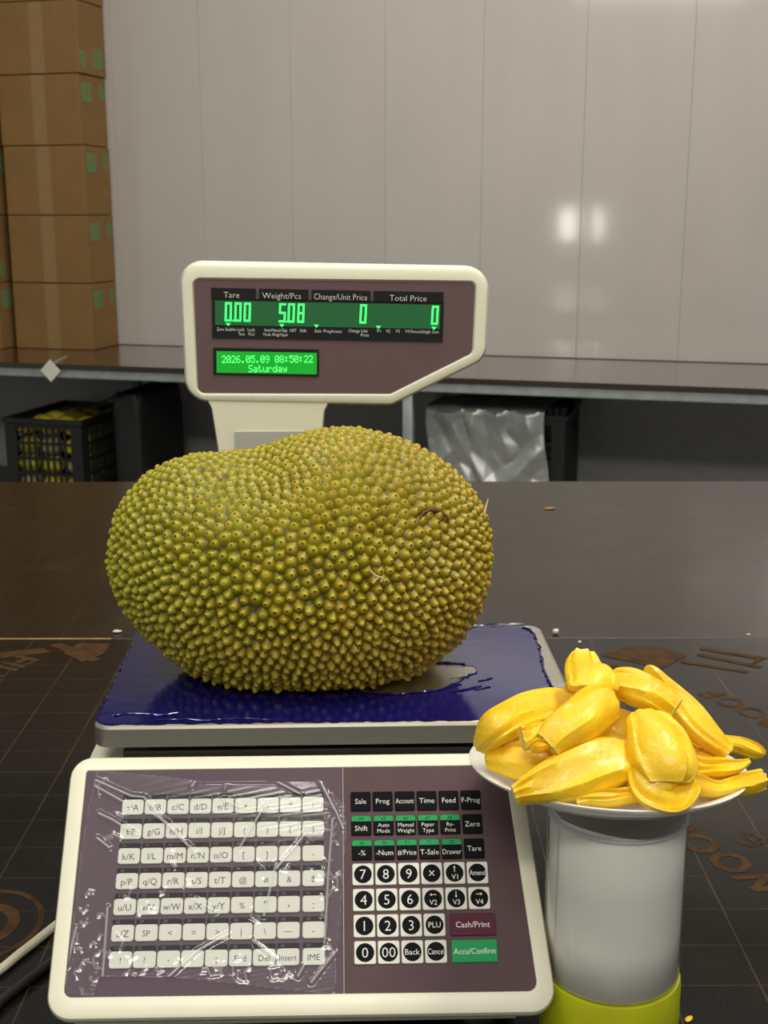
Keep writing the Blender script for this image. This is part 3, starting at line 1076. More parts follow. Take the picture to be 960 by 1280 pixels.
for s, x, yy, sq in (('Zero', 275, 413, 9), ('Stable', 287.5, 413, 13), ('Lock', 300.5, 413, 9), ('Tare', 301, 418.5, 8), ('Lock', 313.5, 413, 9), ('PLU', 313.5, 418.5, 7),
                     ('Auto', 333.5, 413, 8), ('Manual', 344, 413, 11), ('Gap', 354.5, 413, 7), ('Mode', 333, 418.5, 9), ('Weigh', 344, 418.5, 10), ('Paper', 354.5, 418.5, 9),
                     ('NET', 365.5, 413, 8), ('Shift', 378, 413, 8), ('Sale', 396.5, 413, 9), ('Prog', 408, 413, 9), ('Account', 419.5, 413, 13),
                     ('Change Unit', 446.5, 412, 24), ('Price', 455, 417, 10), ('V1', 472, 411.5, 5), ('V2', 484, 411.5, 5), ('V3', 496, 411.5, 5), ('V4', 508, 411.5, 5),
                     ('Discount', 519, 411.5, 14), ('Single', 532, 411.5, 11), ('Sum', 543.5, 411.5, 8)):
    ht(mb, s, 5.6, x, yy, 0.0002, 0, -0.005, sq)
on_head(mb.build('small_captions', 'ink_white', SCALE, smooth=False))['kind'] = 'stuff'

mb = MB()
hr(mb, 265, 397, 452.5 + 0.6, 33.5, 0.0003, 0.0016)
on_head(mb.build('clock_window', 'lcd_black', SCALE, smooth=False))['label'] = 'black frame of the clock screen'
mb = MB()
hr(mb, 269, 394.5, 454, 27, 0.0001, 0.0006)
on_head(mb.build('clock_screen', 'lcd_lit', SCALE, smooth=False))['label'] = 'bright green clock screen'
DOT = {'0': '01110 10001 10011 10101 11001 10001 01110', '2': '01110 10001 00001 00010 00100 01000 11111', '5': '11111 10000 11110 00001 00001 10001 01110',
       '6': '00110 01000 10000 11110 10001 10001 01110', '8': '01110 10001 10001 01110 10001 10001 01110', '9': '01110 10001 10001 01111 00001 00010 01100',
       '.': '00000 00000 00000 00000 00000 01100 01100', ':': '00000 01100 01100 00000 01100 01100 00000', ' ': '00000 00000 00000 00000 00000 00000 00000',
       'S': '01111 10000 10000 01110 00001 00001 11110', 'a': '00000 00000 01110 00001 01111 10001 01111', 't': '01000 01000 11100 01000 01000 01001 00110',
       'u': '00000 00000 10001 10001 10001 10011 01101', 'r': '00000 00000 10110 11001 10000 10000 10000', 'd': '00001 00001 01101 10011 10001 10001 01111',
       'y': '00000 00000 10001 10001 01111 00001 01110'}
mb = MB()


def dots(s, xc, yc, cw, px, py):
    x0 = xc - cw * len(s) / 2
    for i, ch in enumerate(s):
        for r, bits in enumerate(DOT[ch].split()):
            for c, b in enumerate(bits):
                if b == '1':
                    X, Z = hp(x0 + i * cw + (c + .5) * px, row(yc - 3.5 * py + (r + .5) * py, xc))
                    a, d = px * .5 * KP, py * .5 * KP
                    mb.add([(X - a, 0, Z - d), (X + a, 0, Z - d), (X + a, 0, Z + d), (X - a, 0, Z + d)], [(0, 1, 2, 3)])


dots('2026.05.09 08:50:22', 333, 449.4, 6.05, 1.06, 1.30)
dots('Saturday', 333, 461.2, 6.1, 1.06, 1.30)
on_head(mb.build('clock_digits', pm('clock_digit', (60, 220, 80), 0.3, emit=(95, 255, 120), estr=1.25), SCALE, smooth=False))['label'] = 'bright date and time characters'

# pole
pf = [(-0.1075, 0.362), (-0.1042, 0.345), (-0.0955, 0.150), (-0.0225, 0.150), (-0.0150, 0.345), (-0.0115, 0.362)]
mb = MB()
pole_pts = [(-0.118, 0.3750), (-0.1105, 0.3725), (-0.1068, 0.3650), (-0.1055, 0.3550), (-0.1025, 0.331), (-0.094, 0.150), (-0.022, 0.150), (-0.0150, 0.331), (-0.0130, 0.3550), (-0.0118, 0.3630), (-0.0085, 0.3690), (-0.002, 0.3715)]
pp = pole_pts
if area2(pp) < 0:
    pp = pp[::-1]
mb.loops([[(x, YF + 0.030, z) for x, z in inset(pp, 0.003)], [(x, YF + 0.026, z) for x, z in pp], [(x, YF + 0.005, z) for x, z in pp], [(x, YF + 0.0022, z) for x, z in inset(pp, 0.0012)]])
mb.build('display_pole', 'white_plastic', SCALE, angle=40)
MB().box((-0.0880, YF + 0.0010, 0.20), (-0.030, YF + 0.0026, 0.3457)).build('pole_plate', 'grey_plastic', SCALE, smooth=False)['label'] = 'grey plate set into the pole'

# keys -------------------------------------------------------------
KW, KHH = 0.01425, 0.0104
PU, PV = 0.01503, 0.0163


def key_at(o, u, v):
    o.parent = SCALE
    p = KO + Matrix.Rotation(TH, 3, 'X') @ Vector((u, -v, -0.0006))
    o.location = p
    o.rotation_euler = (TH, 0, 0)
    return o


def cap(mb, w_, h_, r, z, mi, x=0, y=0, bev=0.0003):
    p = rpoly([(x - w_ / 2, y - h_ / 2), (x + w_ / 2, y - h_ / 2), (x + w_ / 2, y + h_ / 2), (x - w_ / 2, y + h_ / 2)], r, 3)
    mb.loops([[(a, b, 0) for a, b in p], [(a, b, z - bev) for a, b in p], [(a, b, z) for a, b in inset(p, bev)]], mi, False, True)


ROWS = [('a/A b/B c/C d/D e/E + - * /', (1, 2, 3, 4, 5, 36, 37, 38, 39)), ('f/F g/G h/H i/I j/J ( ) { }', (6, 7, 8, 9, 10, 40, 41, 42, 43)),
        ("k/K l/L m/M n/N o/O [ ] ' .", (11, 12, 13, 14, 15, 44, 45, 46, 47)), ('p/P q/Q r/R s/S t/T @ # & $', (16, 17, 18, 19, 20, 48, 49, 50, 51)),
        ('u/U v/V w/W x/X y/Y % " , :', (21, 22, 23, 24, 25, 52, 53, 54, 55)), ('z/Z SP < = > | \\ \u2014 -', (26, 27, 28, 29, 30, 56, 57, 58, 59)),
        ('! ? . , ; End Del Insert IME', (31, 32, 33, 34, 35, 60, 61, 62, 63))]
Z = 0.0011
for r, (names, nums) in enumerate(ROWS):
    for c, (s, num) in enumerate(zip(names.split(' '), nums)):
        mb = MB()
        cap(mb, KW, KHH, 0.0019, Z, 0, 0, KHH / 2)
        cap(mb, KW - 0.0004, 0.0030, 0.0007, Z * .8, 1, 0, KHH + 0.0018)
        sz = 0.0060 if len(s) == 3 and '/' in s else 0.0054
        if s in '.,;\':"*':
            sz = 0.0075
        put_text(mb, s, sz, 0, KHH * 0.46 if s not in '.,' else KHH * 0.62, Z + 0.00004, 2, 0.0, KW * 0.78)
        put_text(mb, str(num), 0.0026, -0.0034, KHH + 0.0018, Z * .8 + 0.00004, 3)
        o = mb.build('key', ['key_white', 'key_dark', 'ink_dark', 'ink_grey'], None, smooth=False, fix=False)
        key_at(o, KW / 2 + c * PU + (0.0002 * r if c > 7 else 0), r * PV)

U0 = 0.1527


def black_key(s, strip, u, v):
    mb = MB()
    cap(mb, 0.0133, 0.0131, 0.0009, Z, 0, 0, 0.0131 / 2)
    lines = s.split('|')
    if strip:
        p = rpoly([(-0.0065, 0.0093), (0.0065, 0.0093), (0.0065, 0.0129), (-0.0065, 0.0129)], [0.0002, 0.0002, 0.0012, 0.0012], 3)
        mb.add([(x, y, Z + 0.00004) for x, y in p], [tuple(range(len(p)))], 1)
        put_text(mb, strip, 0.0031, 0, 0.0111, Z + 0.00008, 0)
    top = 0.0093 if strip else 0.0131
    for i, l in enumerate(lines):
        big = len(lines) == 1
        put_text(mb, l, 0.0050 if big else 0.0038, 0, top / 2 + (0 if big else (0.0020 - 0.0039 * i)), Z + 0.00006, 2, -0.006, 0.0122)
    key_at(mb.build('key', ['key_black', 'key_green', 'ink_white'], None, smooth=False, fix=False), u, v)


def arrow(mb, ang, x, y, z, mi, ln=0.0042):
    p = [(-ln / 2, -.00022), (ln / 2 - .0012, -.00022), (ln / 2 - .0012, -.0009), (ln / 2, 0), (ln / 2 - .0012, .0009), (ln / 2 - .0012, .00022), (-ln / 2, .00022)]
    c, s = math.cos(ang), math.sin(ang)
    mb.add([(x + a * c - b * s, y + a * s + b * c, z) for a, b in p], [(0, 1, 5, 6), (2, 3, 4)], mi)


def disc_key(s, u, v):
    mb = MB()
    cap(mb, 0.0138, 0.0141, 0.0012, Z, 0, 0, 0.00705)
    n = 28
    mb.add([(0.0058 * math.cos(2 * math.pi * k / n), 0.00705 + 0.0058 * math.sin(2 * math.pi * k / n), Z + 0.00004) for k in range(n)], [tuple(range(n))], 1)
    zt = Z + 0.00008
    if s[0] == '^':
        put_text(mb, 'V1', 0.0046, 0, 0.0046, zt, 2)
        arrow(mb, math.pi / 2, 0, 0.0096, zt, 2)
    elif s[0] == '~':
        put_text(mb, s[1:3], 0.0046, 0, 0.0048, zt, 2)
        arrow(mb, {'V2': math.pi, 'V3': -math.pi / 2, 'V4': 0}[s[1:3]], 0, 0.0096, zt, 2)
    elif len(s) <= 2:
        put_text(mb, '\u00d7' if s == 'x' else s, 0.0092, 0, 0.00705, zt, 2, -0.008, 0.0094)
    else:
        put_text(mb, s, 0.0050, 0, 0.00705, zt, 2, 0.0, 0.0106)
    key_at(mb.build('key', ['key_white', 'key_black', 'ink_white'], None, smooth=False, fix=False), u, v)


PUR, PVR, DR = 0.01485, 0.01637, 0.0145
for c, s in enumerate(('Sale', 'Prog', 'Account', 'Time', 'Feed', 'F-Prog')):
    black_key(s, None, U0 + 0.0067 + c * PUR, -0.0003)
for c, s in enumerate(('Shift', 'Auto|Mode', 'Manual|Weight', 'Paper|Type', 'Re-|Print', 'Zero')):
    black_key(s, str(64 + c) if c < 5 else None, U0 + DR * PVR + 0.0067 + c * PUR, PVR - 0.0003)
for c, s in enumerate(('-%', '-Num', '#/Price', 'T-Sale', 'Drawer', 'Tare')):
    black_key(s, str(69 + c) if c < 5 else None, U0 + 2 * DR * PVR + 0.0067 + c * PUR, 2 * PVR - 0.0003)
for r, names in enumerate(('7 8 9 x ^V1 Amend', '4 5 6 ~V2 ~V3 ~V4', '1 2 3 PLU', '0 00 Back Cancel')):
    for c, s in enumerate(names.split(' ')):
        disc_key(s, U0 + (3 + r) * DR * PVR + 0.0069 + c * 0.01500, (3 + r) * PVR - 0.0003)
for s, mat, r, ink in (('Cash/Print', 'key_maroon', 5, 'ink_white'), ('Accu/Confirm', 'key_green', 6, 'ink_white')):
    mb = MB()
    cap(mb, 0.0292, 0.0138, 0.0009, Z, 0, 0, 0.0069)
    put_text(mb, s, 0.0052, 0, 0.0069, Z + 0.00005, 1, 0.0, 0.0268)
    key_at(mb.build('key', [mat, ink], None, smooth=False, fix=False), U0 + r * DR * PVR + 0.0619 + 0.0146, r * PVR - 0.0003)

# clear crinkled film lying over the letter keys --------------------
OUTF = [(-0.0193, -0.0311), (0.0237, -0.0265), (0.0536, -0.0222), (0.1022, -0.0215), (0.1331, -0.0216), (0.1493, -0.0037), (0.1497, 0.0163), (0.1463, 0.0604), (0.1431, 0.0949),
        (0.1425, 0.1154), (0.1311, 0.1148), (0.1076, 0.112), (0.0636, 0.1065), (0.0376, 0.1036), (-0.0047, 0.1029), (-0.0072, 0.1132), (-0.024, 0.1129), (-0.0257, 0.1063),
        (-0.0248, 0.0675), (-0.0243, 0.032), (-0.0227, -0.0052)]
CRE = [[(-0.0203, -0.0244), (0.0059, -0.0124), (0.014, -0.0117), (0.0291, 0.0059), (0.0503, 0.0259)], [(-0.0193, -0.0199), (0.0004, -0.0089)], [(-0.0149, -0.001), (-0.0057, 0.0032), (0.011, 0.0136)],
       [(-0.0144, 0.0154), (-0.006, 0.0218)], [(0.0185, -0.0018), (0.0312, 0.0065), (0.0419, 0.0168)], [(0.104, 0.0372), (0.1177, 0.0211), (0.1226, 0.0143), (0.1335, 0.0144)],
       [(0.1324, -0.0205), (0.1433, 0.0011), (0.1476, 0.0114)], [(0.0898, 0.0821), (0.1053, 0.0943)], [(0.1421, 0.0904), (0.1338, 0.1001), (0.1271, 0.1081)],
       [(0.0376, 0.1036), (0.0542, 0.0885), (0.0665, 0.0819), (0.0744, 0.0781)], [(0.1224, 0.0982), (0.1188, 0.1044)], [(-0.0222, 0.0725), (-0.0258, 0.0958)],
       [(-0.0028, 0.1029), (-0.0036, 0.0604)], [(0.1405, 0.0054), (0.1375, 0.0449), (0.1365, 0.0653), (0.1355, 0.0821)], [(0.0525, 0.0568), (0.0657, 0.0641)],
       [(0.0552, -0.0222), (0.1022, -0.0215), (0.1186, -0.0124)], [(0.0507, -0.0261), (0.0457, -0.0184)], [(0.0946, -0.0034), (0.0795, 0.0232)], [(0.0677, -0.0093), (0.0786, -0.0037)], [(0.1035, 0.034), (0.0965, 0.0671)]]


def inside(x, y, P):
    r = False
    n = len(P)
    for i in range(n):
        (x0, y0), (x1, y1) = P[i], P[(i + 1) % n]
        if (y0 > y) != (y1 > y) and x < (x1 - x0) * (y - y0) / (y1 - y0) + x0:
            r = not r
    return r


NU, NV = 236, 200
us = np.linspace(-0.027, 0.151, NU)
vv = np.linspace(-0.032, 0.116, NV)
UU, VV = np.meshgrid(us, vv)
Hh = np.full(UU.shape, 0.0011)
White = np.zeros(UU.shape)
rnd = random.Random(21)
for k in range(70):
    zone = k % 4
    if zone == 0:
        a0 = (rnd.uniform(0.134, 0.147), rnd.uniform(-0.018, 0.11))
    elif zone == 1:
        a0 = (rnd.uniform(-0.022, -0.004), rnd.uniform(0.05, 0.11))
    elif zone == 2:
        a0 = (rnd.uniform(0.0, 0.13), rnd.uniform(0.095, 0.108))
    else:
        a0 = (rnd.uniform(-0.02, 0.13), rnd.uniform(-0.025, 0.1))
    an = rnd.uniform(0, 6.28)
    ln = rnd.uniform(0.002, 0.007)
    CRE.append([a0, (a0[0] + ln * math.cos(an), a0[1] + ln * math.sin(an)), (a0[0] + ln * 1.5 * math.cos(an + .5), a0[1] + ln * 1.5 * math.sin(an + .5))])
for a0, b0 in zip(OUTF, OUTF[1:] + OUTF[:1]):
    CRE.append([a0, b0])
for li, line in enumerate(CRE):
    best = np.full(UU.shape, 1.0)
    for (a, b) in zip(line[:-1], line[1:]):
        dx, dy = b[0] - a[0], b[1] - a[1]
        t = np.clip(((UU - a[0]) * dx + (VV - a[1]) * dy) / (dx * dx + dy * dy), 0, 1)
        best = np.minimum(best, np.hypot(UU - a[0] - t * dx, VV - a[1] - t * dy))
    edge = li >= len(CRE) - len(OUTF)
    if not edge:
        Hh = np.maximum(Hh, 0.0011 + (0.0010 if li < 20 else 0.00032) * np.clip(1 - best / 0.0024, 0, 1))
    White = np.maximum(White, (0.16 if edge else 0.42 if li < 20 else 0.25) * np.clip(1.15 - best / (0.0008 if li < 20 else 0.0006), 0, 1))
Hh += 0.00003 * (np.sin(UU * 310 + 40 * np.sin(VV * 60)) * np.sin(VV * 270 + 2) + 1)
ins = np.array([[inside(UU[j, i], VV[j, i], OUTF) for i in range(NU)] for j in range(NV)])
idx = -np.ones(UU.shape, int)
wh = []
vs, fs = [], []
for j in range(NV):
    for i in range(NU):
        if ins[j, i]:
            idx[j, i] = len(vs)
            vs.append((UU[j, i], -VV[j, i], Hh[j, i]))
            wh.append(float(White[j, i]))
for j in range(NV - 1):
    for i in range(NU - 1):
        q = (idx[j, i], idx[j + 1, i], idx[j + 1, i + 1], idx[j, i + 1])
        if min(q) >= 0:
            fs.append(tuple(int(k) for k in q))
fo = MB().add(vs, fs).build('clear_film', 'clear_film', angle=80, fix=False)
at = fo.data.attributes.new('crease', 'FLOAT', 'POINT')
at.data.foreach_set('value', wh)
fo.matrix_world = (Matrix.Translation((-0.03, 0.80, 0.75)) @ Matrix.Rotation(R(1.8), 4, 'Z') @ Matrix.Translation(KO) @ Matrix.Rotation(TH, 4, 'X'))
tag(fo, 'crinkled clear plastic film taped over the letter keys of the scale', 'plastic film')

# cables ------------------------------------------------------------
def cable(name, pts, r, mat, label):
    P_ = [Vector(p) for p in pts]
    out = []
    for i in range(len(P_) - 1):
        p0, p1, p2, p3 = P_[max(0, i - 1)], P_[i], P_[i + 1], P_[min(len(P_) - 1, i + 2)]
        for k in range(8):
            t = k / 8
            out.append(0.5 * ((2 * p1) + (p2 - p0) * t + (2 * p0 - 5 * p1 + 4 * p2 - p3) * t * t + (3 * p1 - p0 - 3 * p2 + p3) * t ** 3))
    out.append(P_[-1])
    return tag(MB().tube(out, r, 10).build(name, mat), label, 'cable')


cable('power_cable', [(-0.225, 0.885, 0.7536), (-0.2483, 0.8335, 0.7536), (-0.262, 0.803, 0.7536), (-0.280, 0.768, 0.7536), (-0.33, 0.72, 0.7536), (-0.45, 0.68, 0.7536)], 0.0034,
      'cable_white', 'white power cable running along the table left of the scale')
cable('power_cable', [(-0.212, 0.84, 0.7537), (-0.2365, 0.792, 0.7537), (-0.2500, 0.765, 0.7537), (-0.2615, 0.738, 0.7537), (-0.263, 0.70, 0.7537), (-0.27, 0.62, 0.7537)], 0.0036,
      'cable_black', 'black cable on the table between the white cable and the scale')

# ================================================================== THE JACKFRUIT
SIL = [(137, 700), (138, 672), (143, 645), (156, 618), (178, 592), (205, 575), (235, 566), (270, 562), (305, 558), (340, 550), (375, 540), (405, 533), (435, 531), (470, 536),
       (500, 545), (530, 558), (558, 574), (583, 597), (601, 622), (612, 648), (617, 680), (616, 708), (611, 737), (600, 767), (582, 796), (555, 822), (520, 846), (480, 861),
       (440, 868), (400, 870), (350, 869), (300, 863), (262, 851), (228, 830), (195, 801), (166, 770), (146, 735)]
KJ = 0.940 / 1558
pol = sorted([(math.atan2(-(y - 702), x - 377), math.hypot(x - 377, y - 702) * KJ - 0.0053) for x, y in SIL])
pa = np.array([p[0] for p in pol])
pr_ = np.array([p[1] for p in pol])
pa = np.concatenate([pa[-3:] - 2 * math.pi, pa, pa[:3] + 2 * math.pi])
pr_ = np.concatenate([pr_[-3:], pr_, pr_[:3]])
tabA = np.linspace(-math.pi, math.pi, 361)
tabR = np.interp(tabA, pa, pr_)
ker = np.hanning(17)
ker /= ker.sum()
tabR = np.convolve(np.concatenate([tabR[-9:-1], tabR, tabR[1:9]]), ker, 'valid')


JX, JY, JZ = R(-15.8), 0.905, 1.0175 + 0.0008
jack = thing('jackfruit', 'whole green and yellow spiny jackfruit resting on the blue pan of the scale', 'jackfruit', (-0.0621, JY, JZ))
jack.rotation_euler = (JX, 0, R(3.9))
MJ = Matrix.Translation(jack.location) @ jack.rotation_euler.to_matrix().to_4x4()
RY = 0.094


def body_pt(phi, th):
    rho = np.interp(phi, tabA, tabR)
    ell = 1 / math.sqrt((math.cos(phi) / 0.140) ** 2 + (math.sin(phi) / 0.098) ** 2)
    s = math.sin(th)
    k = s * s
    r = rho * k + ell * (1 - k)
    e = s ** 0.92
    x, z = r * math.cos(phi) * e, r * math.sin(phi) * e
    y = -RY * math.cos(th)
    # the crease running over the top between the two lobes
    d = math.hypot((x + 0.038) / 0.032, (z - 0.072) / 0.035)
    f = math.exp(-d * d) * max(0.0, min(1.0, -y / 0.05))
    y += 0.017 * f
    z -= 0.006 * f
    return (x, y, z)


NP, NT = 144, 72
bv, bf = [], []
for i in range(1, NT):
    for k in range(NP):
        bv.append(body_pt(-math.pi + 2 * math.pi * k / NP, math.pi * i / NT))
for i in range(NT - 2):
    for k in range(NP):
        a, b = i * NP + k, i * NP + (k + 1) % NP
        bf.append((a, b, b + NP, a + NP))
bv.append(body_pt(0, 1e-4))
bv.append(body_pt(0, math.pi - 1e-4))
for k in range(NP):
    bf.append((k, len(bv) - 2, (k + 1) % NP))
    bf.append(((NT - 2) * NP + (k + 1) % NP, len(bv) - 1, (NT - 2) * NP + k))
PLANE = 0.75 + PZ + 0.0006
# flatten where it presses on the pan
MJi = MJ.inverted()
mn = min((MJ @ Vector(p)).z for p in bv)
print('jackfruit lowest rind point above pan: %.4f' % (mn - PLANE))
CLR = 0.0030
nb = []
for p in bv:
    q = MJ @ Vector(p)
    if q.z < PLANE + CLR:
        q.z = PLANE + CLR
        p = tuple(MJi @ q)
    nb.append(p)
body = MB().add(nb, bf).build('rind', 'rind', jack, angle=180)
bvh = BVHTree.FromPolygons([Vector(p) for p in nb], bf)

# spine positions: random darts on the surface, then pushed apart
rnd = random.Random(11)
rs = np.random.RandomState(11)
N0 = 9000
tris = []
P3 = np.array(nb)
areas = []
for f in bf:
    a = P3[list(f)]
    ar = np.linalg.norm(np.cross(a[1] - a[0], a[2] - a[0])) / 2
    if len(f) == 4:
        ar += np.linalg.norm(np.cross(a[2] - a[0], a[3] - a[0])) / 2
    areas.append(ar)
areas = np.array(areas)
print('rind area', areas.sum())
PITCH = 0.0079
NS = int(areas.sum() / (PITCH * PITCH * 0.866))
pick = rs.choice(len(bf), NS, p=areas / areas.sum())
pts = []
for fi in pick:
    a = P3[list(bf[fi])]
    wv = rs.dirichlet(np.ones(len(a)))
    pts.append(Vector(wv @ a))
for it in range(26):
    kd = KDTree(len(pts))
    for i, p in enumerate(pts):
        kd.insert(p, i)
    kd.balance()
    new = []
    for i, p in enumerate(pts):
        d = Vector((0, 0, 0))
        for (q, j, ds) in kd.find_n(p, 8):
            if j != i and ds < PITCH * 1.15:
                d += (p - q) / max(ds, 1e-6) * (PITCH * 1.15 - ds)
        p = p + d * 0.33
        h = bvh.find_nearest(p)
        new.append(h[0])
    pts = new
sv, sf, sh, sva = [], [], [], []
NSD = 7
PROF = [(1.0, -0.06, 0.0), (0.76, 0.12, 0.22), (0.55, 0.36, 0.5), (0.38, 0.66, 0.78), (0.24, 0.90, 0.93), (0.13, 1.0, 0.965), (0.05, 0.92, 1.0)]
Rj = jack.rotation_euler.to_matrix()
for p in pts:
    _, nrm, fi, _ = bvh.find_nearest(p)
    c = Vector((0, 0, 0))
    if nrm.dot(p) < 0:
        nrm = -nrm
    wn = Rj @ nrm
    wp = MJ @ p
    up = max(0, min(1, (wn.z + 0.1) / 0.8))
    hgt = 0.0064 * (1 - 0.42 * up) * rnd.uniform(0.75, 1.2)
    rad = 0.0070 * rnd.uniform(0.82, 1.12)
    low = wp.z < PLANE + 0.0085
    if low:
        hgt = min(hgt, 0.0030)
    t = nrm.orthogonal().normalized()
    b = nrm.cross(t)
    lean = (t * rnd.uniform(-1, 1) + b * rnd.uniform(-1, 1)) * 0.0011
    base = len(sv)
    ph = rnd.uniform(0, 6)
    k1 = [rnd.uniform(0.88, 1.12) for _ in range(NSD)]
    # more yellow brown to the right and over the top right
    vary = 0.28 + 2.4 * p.x + 1.0 * max(0, p.z) * (p.x > -0.02) + 0.4 * max(0, min(1, -p.z / 0.09)) + rnd.uniform(-0.2, 0.2)
    vary = max(0.0, min(1.0, vary))
    dot = rnd.random()
    for (rr, hh, cc) in PROF:
        for k in range(NSD):
            a = ph + 2 * math.pi * k / NSD
            q = p + (t * math.cos(a) + b * math.sin(a)) * rad * rr * (k1[k] if rr > .3 else 1) + nrm * hgt * hh + lean * max(0, hh)
            if low:
                qw = MJ @ q
                if qw.z < PLANE:
                    qw.z = PLANE
                    q = MJi @ qw
            sv.append(tuple(q))
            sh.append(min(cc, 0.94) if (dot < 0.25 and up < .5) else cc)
            sva.append(vary)
    for i in range(len(PROF) - 1):
        for k in range(NSD):
            a_, b_ = base + i * NSD + k, base + i * NSD + (k + 1) % NSD
            sf.append((a_, b_, b_ + NSD, a_ + NSD))
    sf.append(tuple(base + (len(PROF) - 1) * NSD + k for k in range(NSD)))
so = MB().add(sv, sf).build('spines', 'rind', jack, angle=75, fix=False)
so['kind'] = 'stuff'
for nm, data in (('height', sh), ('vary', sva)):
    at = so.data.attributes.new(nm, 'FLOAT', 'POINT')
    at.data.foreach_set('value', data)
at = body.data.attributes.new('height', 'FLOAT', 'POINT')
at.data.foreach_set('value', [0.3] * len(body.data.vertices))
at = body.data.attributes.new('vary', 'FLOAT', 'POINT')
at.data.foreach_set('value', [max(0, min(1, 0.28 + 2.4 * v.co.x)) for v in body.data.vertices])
print('spines', len(pts))


def surf(x, z, off=0.0):
    """point on the near face of the fruit"""
    h = bvh.ray_cast(Vector((x, -0.3, z)), Vector((0, 1, 0)))[0]
    if h is None:
        h = bvh.find_nearest(Vector((x, 0, z)))[0]
    return h - Vector((0, off, 0))


mb = MB()
mb.tube([surf((x - 377) * KJ, -(y - 702) * KJ, 0.0035) for x, y in ((514, 655), (519, 648), (526, 645), (535, 645), (543, 649), (548, 652), (551, 660))], [0.0006, 0.0013, 0.0016, 0.0014, 0.0013, 0.001, 0.0005], 6)
mb.build('scar', 'scar', jack)['label'] = 'brown scar on the rind'
mb = MB()
for line in (((453, 712), (456, 716), (461, 720), (467, 722)), ((457, 728), (463, 722), (466, 727), (470, 719)), ((458, 702), (462, 705), (465, 707))):
    MB().tube([surf((x - 377) * KJ, -(y - 702) * KJ, 0.0050) for x, y in line], 0.0006, 5).build('latex_thread', 'latex', jack)['label'] = 'pale dried latex thread'
e0 = surf((596 - 377) * KJ, -(651 - 702) * KJ, 0.003)
mb.tube([e0, e0 + Vector((0.0035, -0.002, 0.002)), e0 + Vector((0.0045, -0.002, 0.007)), e0 + Vector((0.0065, -0.002, 0.013))], [0.0009, 0.0010, 0.0008, 0.0003], 6)
mb.build('latex_thread', 'latex', jack)['label'] = 'pale dried latex thread'

# ================================================================== JAR, PLATE AND FRUIT PIECES
JC = Vector((0.1480, 0.7225, 0.75))
jar = thing('jar', 'clear plastic jar lined with white paper, upside down on its lime green lid', 'jar', JC)
RJ = 0.0442
mb = MB().lathe([(RJ + .0002, 0.0), (RJ + .0012, 0.002), (RJ + .0012, 0.040), (RJ + .0004, 0.0445), (RJ - .003, 0.0450), (RJ - .0045, 0.0435)], 72)
mb.build('lid', 'lime', jar, angle=40)
mb = MB().lathe([(RJ - 0.004, 0.0455), (RJ - .0008, 0.047), (RJ, 0.050), (RJ, 0.1530), (RJ - 0.0008, 0.1555), (RJ + 0.0004, 0.1575), (RJ - 0.0002, 0.1595), (RJ - 0.0022, 0.1605), (RJ - 0.0016, 0.1630),
                 (RJ - 0.0045, 0.1650)], 72)
mb.build('jar_wall', 'clear_jar', jar, angle=50)
mb = MB().lathe([(RJ - .0012, 0.1586), (RJ + .0006, 0.1582), (RJ + .0009, 0.1574), (RJ + .0006, 0.1566), (RJ - .0012, 0.1562)], 72, 0, False, False)
mb.build('neck_ring', 'ring', jar)
# paper liner: a rolled sheet with a slanting upper edge
n = 90
L = [[], [], [], []]
for k in range(n + 1):
    a = -2.75 + 6.6 * k / n
    rr = RJ - 0.0011 - 0.0010 * k / n
    sl = 0.1568 + 0.003 * math.sin(a * 1.0 + 3.6) + 0.0015 * math.sin(2.3 * a + .6)
    for i, z in enumerate((0.0462, 0.08, 0.115, sl)):
        L[i].append((rr * math.cos(a), rr * math.sin(a), z))
vs = [p for l in L for p in l]
fs = [(i * (n + 1) + k, i * (n + 1) + k + 1, (i + 1) * (n + 1) + k + 1, (i + 1) * (n + 1) + k) for i in range(3) for k in range(n)]
o = MB().add(vs, fs).build('paper_liner', 'paper', jar, angle=60)
md = o.modifiers.new('s', 'SOLIDIFY')
md.thickness = 0.0004

PCN = Vector((0.1390, 0.7200, 0.9222))
plate = thing('plate', 'small round white plate heaped with yellow fruit on top of the jar', 'plate', PCN)
plate.rotation_euler = (R(-7.0), R(1.6), 0)
RP = 0.0862
prof = [(0.0, 0.0035), (0.050, 0.0035), (0.058, 0.0050), (0.072, 0.0115), (RP - .001, 0.0175), (RP, 0.0170), (RP - .0005, 0.0155), (0.074, 0.0090), (0.060, 0.0022), (0.052, 0.0), (0.046, -0.0012), (0.044, -0.0012), (0.043, 0.0), (0.0, 0.0)]
prof = [(max(r, 0.0002), z) for r, z in prof]
MB().lathe(prof, 96).build('dish', 'plate', plate, angle=60)


def catmull(P_, t):
    n = len(P_) - 1
    f = min(max(t * n, 0), n - 1e-6)
    i = int(f)
    u = f - i
    g = lambda k: P_[max(0, min(n, k))]
    p0, p1, p2, p3 = g(i - 1), g(i), g(i + 1), g(i + 2)
    return 0.5 * ((2 * p1) + (p2 - p0) * u + (2 * p0 - 5 * p1 + 4 * p2 - p3) * u * u + (3 * p1 - p0 - 3 * p2 + p3) * u ** 3)


